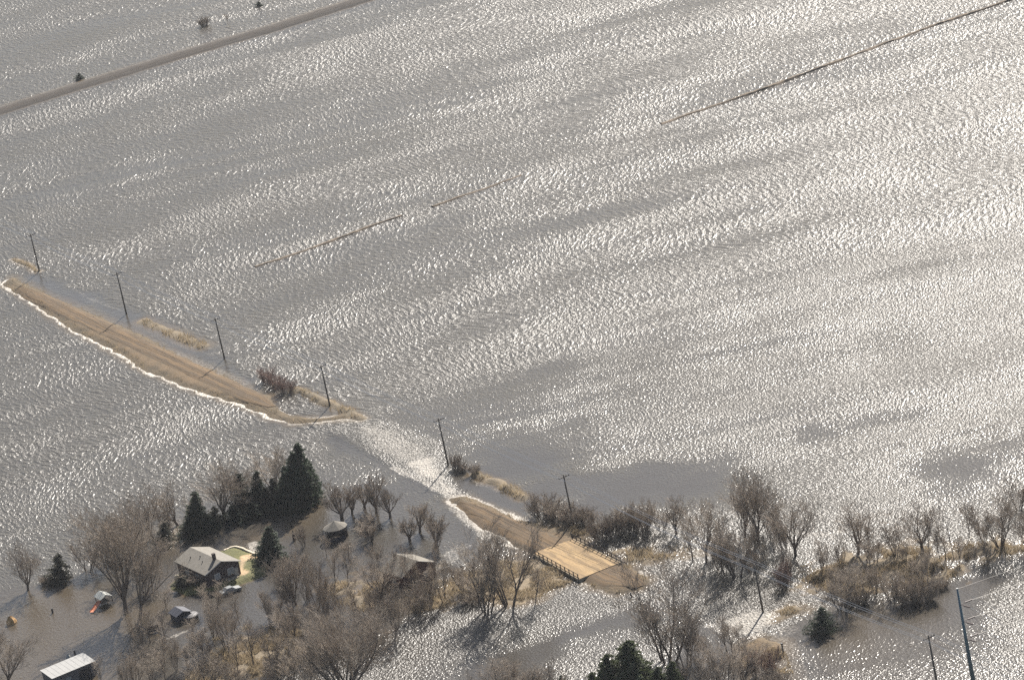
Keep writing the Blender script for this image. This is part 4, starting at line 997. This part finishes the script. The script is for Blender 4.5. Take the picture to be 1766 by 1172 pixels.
 ('vase', (1166,920), (1158,853), 60, 'rounded bare tree standing alone right of the hedge beyond the bridge', G4),
 ('multi', (1140,916), (1135,866), 40, 'small bare tree between hedge and rounded tree on the far bank', G4),
 ('vase', (1218,968), (1208,850), 70, 'fork-trunked bare tree in bright water right of the rounded tree', G4),
 ('slim', (1243,973), (1236,880), 40, 'slim bare tree between fork-trunked tree and the tallest far-bank trees', G4),
 ('multi', (1272,993), (1258,880), 80, 'brown many-stemmed tree in front of the tallest far-bank tree', G4),
 ('oval', (1308,935), (1295,802), 98, 'tallest rounded bare tree of the far bank', G4),
 ('oval', (1285,925), (1278,830), 60, 'dense bare tree touching the tallest rounded tree on its left', G4),
 ('multi', (1330,930), (1326,850), 56, 'bare tree touching the tallest rounded tree on its right', G4),
 ('vase', (1372,958), (1360,858), 88, 'spreading bare tree with dark V-shaped limbs in bright water', G4),
 ('redshrub', (1353,1010), (1350,962), 36, 'reddish young tree below the V-shaped spreading tree', G4),
 ('multi', (1300,990), (1296,935), 50, 'bushy bare tree right of the brown many-stemmed tree', G4),
 ('vase', (1480,953), (1480,864), 88, 'dense-crowned bare tree on the tan strip, centre of the right woods', G4),
 ('slim', (1500,955), (1499,900), 28, 'thin tree beside the dense-crowned tree on the tan strip', G4),
 ('vase', (1592,952), (1572,868), 92, 'left-leaning spreading bare tree on the right part of the tan strip', G4),
 ('slim', (1602,955), (1598,890), 24, 'thin tree right beside the left-leaning spreading tree', G4),
 ('snag', (1645,965), (1632,863), 22, 'bare straight dead trunk on the tan strip', G4),
 ('slim', (1671,925), (1657,862), 36, 'slim leaning tree in the water just right of the dead trunk', G4),
 ('slim', (1694,934), (1681,862), 36, 'slim leaning tree second right of the dead trunk', G4),
 ('multi', (1726,944), (1714,848), 80, 'dark dense tree near the right edge on the end of the tan strip', G4),
 ('multi', (1757,878), (1757,820), 66, 'dark dense tree at the right edge of the picture, farther back', G4),
 ('multi', (1775,950), (1768,872), 60, 'bare tree cut by the right edge beside the end of the tan strip', G4),
 ('multi', (1452,1048), (1440,965), 84, 'many-stemmed bare tree above the round dark juniper', G4),
 ('slim', (1512,1024), (1506,968), 40, 'small bare tree in the middle of the lower tan strip', G4),
 ('multi', (1538,1036), (1530,978), 60, 'bushy bare tree right of the small tree on the lower strip', G4),
 ('shrub', (1592,1034), (1588,990), 62, 'dense brown bush at the right end of the lower strip', G4),
 ('shrub', (1565,1040), (1560,1000), 50, 'dense brown bush second from the right on the lower strip', G4),
 ('shrub', (1622,1014), (1620,993), 34, 'low brown bush farthest right on the lower strip', G4),
 ('shrub', (1480,1040), (1476,1010), 50, 'bare shrub between the many-stemmed tree and the small strip tree', G4),
 ('multi', (1420,985), (1414,930), 46, 'bare shrubby tree left of the dense-crowned tree', G4),
 ('multi', (1545,958), (1538,900), 50, 'bare tree between the dense-crowned and the left-leaning spreading trees', G4),
 ('juniper', (1418,1090), (1416,1042), 50, 'round dark juniper standing in brown water at the bottom right', G4),
 # bottom pines
 ('pine', (1098,1215), (1082,1100), 84, 'tallest pine of the clump at the bottom centre', None), ('pine', (1060,1215), (1046,1124), 70, 'pine left of the tallest in the bottom clump', None),
 ('pine', (1030,1222), (1020,1155), 50, 'leftmost small pine of the bottom clump', None), ('pine', (1142,1220), (1133,1145), 50, 'small pine right of the tallest in the bottom clump', None),
 ('pine', (1166,1215), (1158,1136), 44, 'rightmost small pine of the bottom clump beside the spreading tree', None), ('juniper', (975,1190), (966,1160), 26, 'tip of a small evergreen at the bottom edge left of the pine clump', None),
 # far field
 ('juniper', (136,137), (135,123), 15, 'round dark bush in the far field beside the gravel embankment', 'lone bushes in the far flooded field'), ('shrub', (352,44), (348,26), 20, 'brown bare bush in the far flooded field beyond the embankment', 'lone bushes in the far flooded field'),
 ('juniper', (446,11), (445,0), 14, 'dark bush at the top edge beyond the embankment', 'lone bushes in the far flooded field'), ('slim', (393,38), (389,20), 12, 'tiny bare tree between the two far bushes beyond the embankment', 'lone bushes in the far flooded field'),
 ('snag', (153,102), (152,95), None, 'tiny dark twig in the far field above the round dark bush', 'lone bushes in the far flooded field'),
]
for a_ in TREES: plant(*a_)
# saplings of the flooded thickets
LM = [((120,1135),'the white-roofed shed'), ((266,1090),'the garden bench'), ((313,1066),'the dark blue shed'), ((330,1066),'the round tank'), ((398,1021),'the grey car'), ((720,1000),'the red house'), ((580,925),'the gazebo'), ((370,1000),'the farmhouse'),
      ((463,950),'the yard spruce'), ((508,925),'the dark stump'), ((600,1120),'the dome-shaped tree'), ((682,1095),'the twisted dark tree'), ((660,1035),'the tangled tree'), ((546,1055),'the slim forked tree'), ((511,1040),'the leaning brownish tree'),
      ((838,1050),'the many-stemmed creek tree'), ((437,1145),'the left crooked tree'), ((477,1150),'the right crooked tree'), ((393,1120),'the dark forked tree'), ((240,1064),'the big dark-trunked tree'), ((475,1145),'the tan grass patch'),
      ((1218,965),'the fork-trunked tree'), ((1272,990),'the brown many-stemmed tree'), ((1310,935),'the tallest far-bank tree'), ((1372,955),'the V-shaped tree'), ((1353,1008),'the reddish young tree'), ((1418,1085),'the round juniper'), ((1452,1046),'the tree above the juniper'),
      ((1480,953),'the dense-crowned tree'), ((1592,952),'the left-leaning tree'), ((1645,960),'the dead trunk'), ((1726,940),'the dark dense tree'), ((1512,1022),'the small strip tree'), ((1592,1030),'the dense brown bush'), ((1310,1150),'the fan-shaped shrub'), ((1351,1120),'the gravel spit post'),
      ((1152,1135),'the large spreading tree'), ((1100,1150),'the tallest bottom pine'), ((1020,1160),'the leftmost bottom pine'), ((890,1170),'the bottom brush tree'), ((283,935),'the brownish cedar'), ((218,1050),'the tallest yard tree'), ((102,1000),'the lone dark cedar'), ((265,928),'the left-leaning field-edge tree'), ((590,890),'the back orchard row'), ((752,940),'the last orchard tree'), ((1316,1055),'the pole in bright water')]
seen = set()
def near_label(x, y, h_):
    sz = 'Short' if h_ < 48 else ('Tall' if h_ > 64 else 'Medium-high')
    for n_ in (0, 1, 2, 3, 4):
        for (lx, ly), nm in sorted(LM, key=lambda l: math.dist(l[0], (x, y)))[:4]:
            dx, dy = x-lx, y-ly; dr = ('right of' if dx > 0 else 'left of') if abs(dx) > abs(dy)*1.3 else ('behind' if dy < 0 else 'in front of')
            if abs(dx) <= abs(dy)*1.3 and abs(dx) > abs(dy)*.5: dr += (' and right of' if dx > 0 else ' and left of')
            lb = f'{sz.lower()} thin bare sapling {"just " if n_ == 0 else ""}{dr} {nm}'+('' if n_ < 2 else (', farther off', ', farthest of these', ', half hidden in brush')[n_-2])
            if lb not in seen: seen.add(lb); return lb
    return lb
def thicket(poly, n, hpx, wpx, label, group, kinds=('slim', 'multi'), seed=1):
    r = random.Random(seed); x0, x1 = min(p[0] for p in poly), max(p[0] for p in poly); y0, y1 = min(p[1] for p in poly), max(p[1] for p in poly); got = []
    def ins(x, y):
        c = False
        for i in range(len(poly)):
            (xa, ya), (xb, yb) = poly[i], poly[i-1]
            if (ya > y) != (yb > y) and x < (xb-xa)*(y-ya)/(yb-ya)+xa: c = not c
        return c
    k = 0
    while len(got) < n and k < 5000:
        k += 1; x, y = r.uniform(x0, x1), r.uniform(y0, y1)
        if ins(x, y) and all(math.dist((x, y), q_) > 9 for q_ in got):
            got.append((x, y)); h_ = r.uniform(*hpx); plant(r.choice(kinds), (x, y), (x-h_*(.2-(x-883)/21700)-r.uniform(-3, 3), y-h_), r.uniform(*wpx), near_label(x, y, h_), group)
thicket([(190,1100),(330,1085),(520,1100),(560,1180),(460,1215),(170,1215)], 24, (45, 80), (26, 44), 'thin bare sapling in the thicket between the white-roofed shed and the dome-shaped tree', 'saplings of the bottom left thicket', seed=1)
thicket([(425,1015),(500,1000),(680,1045),(690,1090),(560,1100),(440,1085)], 18, (45, 75), (24, 40), 'thin bare sapling in the flooded woods between the farmhouse lawn and the dome-shaped tree', 'saplings of the middle woods', seed=2)
thicket([(700,1020),(780,1000),(820,1040),(800,1070),(700,1080)], 8, (35, 65), (24, 40), 'thin bare sapling on the tan bank in front of the red house', 'saplings of the near bank', seed=3)
thicket([(1180,960),(1400,945),(1400,985),(1310,1000),(1190,985)], 12, (45, 80), (26, 44), 'thin bare sapling in the bright water of the far bank woods', 'saplings of the far bank', seed=4)
thicket([(1400,985),(1700,935),(1720,965),(1600,1015),(1440,1030)], 20, (30, 60), (24, 40), 'thin bare sapling on the tan strip of the right woods', 'saplings of the tan strip', seed=5)
thicket([(540,900),(740,900),(780,960),(600,1000),(500,980)], 9, (28, 50), (22, 36), 'thin bare sapling in the water between the orchard and the red house', 'saplings behind the red house', seed=6)
thicket([(1190,1120),(1280,1110),(1300,1215),(1150,1215)], 9, (40, 75), (26, 46), 'thin bare sapling in the brush left of the gravel spit', 'saplings by the gravel spit', seed=7)
thicket([(820,1195),(990,1185),(1000,1225),(800,1230)], 8, (40, 70), (30, 50), 'thin bare sapling in the brush at the bottom edge left of the pine clump', 'saplings at the bottom edge', ('multi',), seed=8)
thicket([(220,925),(330,915),(300,965),(150,985)], 8, (40, 70), (26, 44), 'thin bare sapling along the field edge behind the farmhouse', 'saplings of the field edge', seed=9)
for pr in PROTO.values():
    for root, z1, wd, used in pr:
        if not used:
            for c in list(root.children): bpy.data.objects.remove(c)
            bpy.data.objects.remove(root)

# ---------------------------------------------------------------- thin spring haze
g = MB(); g.v = [(x, y, z) for z in (-3.0, 335.0) for x, y in ((-60, -60), (60, -60), (330, 650), (330, 1700), (-330, 1700), (-330, 650))]
g.f = [(5,4,3,2,1,0), (6,7,8,9,10,11)]+[(i, (i+1) % 6, (i+1) % 6+6, i+6) for i in range(6)]
hm = bpy.data.materials.new('haze'); hm.use_nodes = True; hn = hm.node_tree
for n_ in list(hn.nodes):
    if n_.type == 'BSDF_PRINCIPLED': hn.nodes.remove(n_)
pv = hn.nodes.new('ShaderNodeVolumePrincipled'); pv.inputs['Color'].default_value = (.9, .93, 1, 1); pv.inputs['Density'].default_value = .000026; pv.inputs['Anisotropy'].default_value = .3
hn.links.new(pv.outputs[0], hn.nodes['Material Output'].inputs['Volume'])
hzo = g.build('haze', hm); hzo['kind'] = 'stuff'
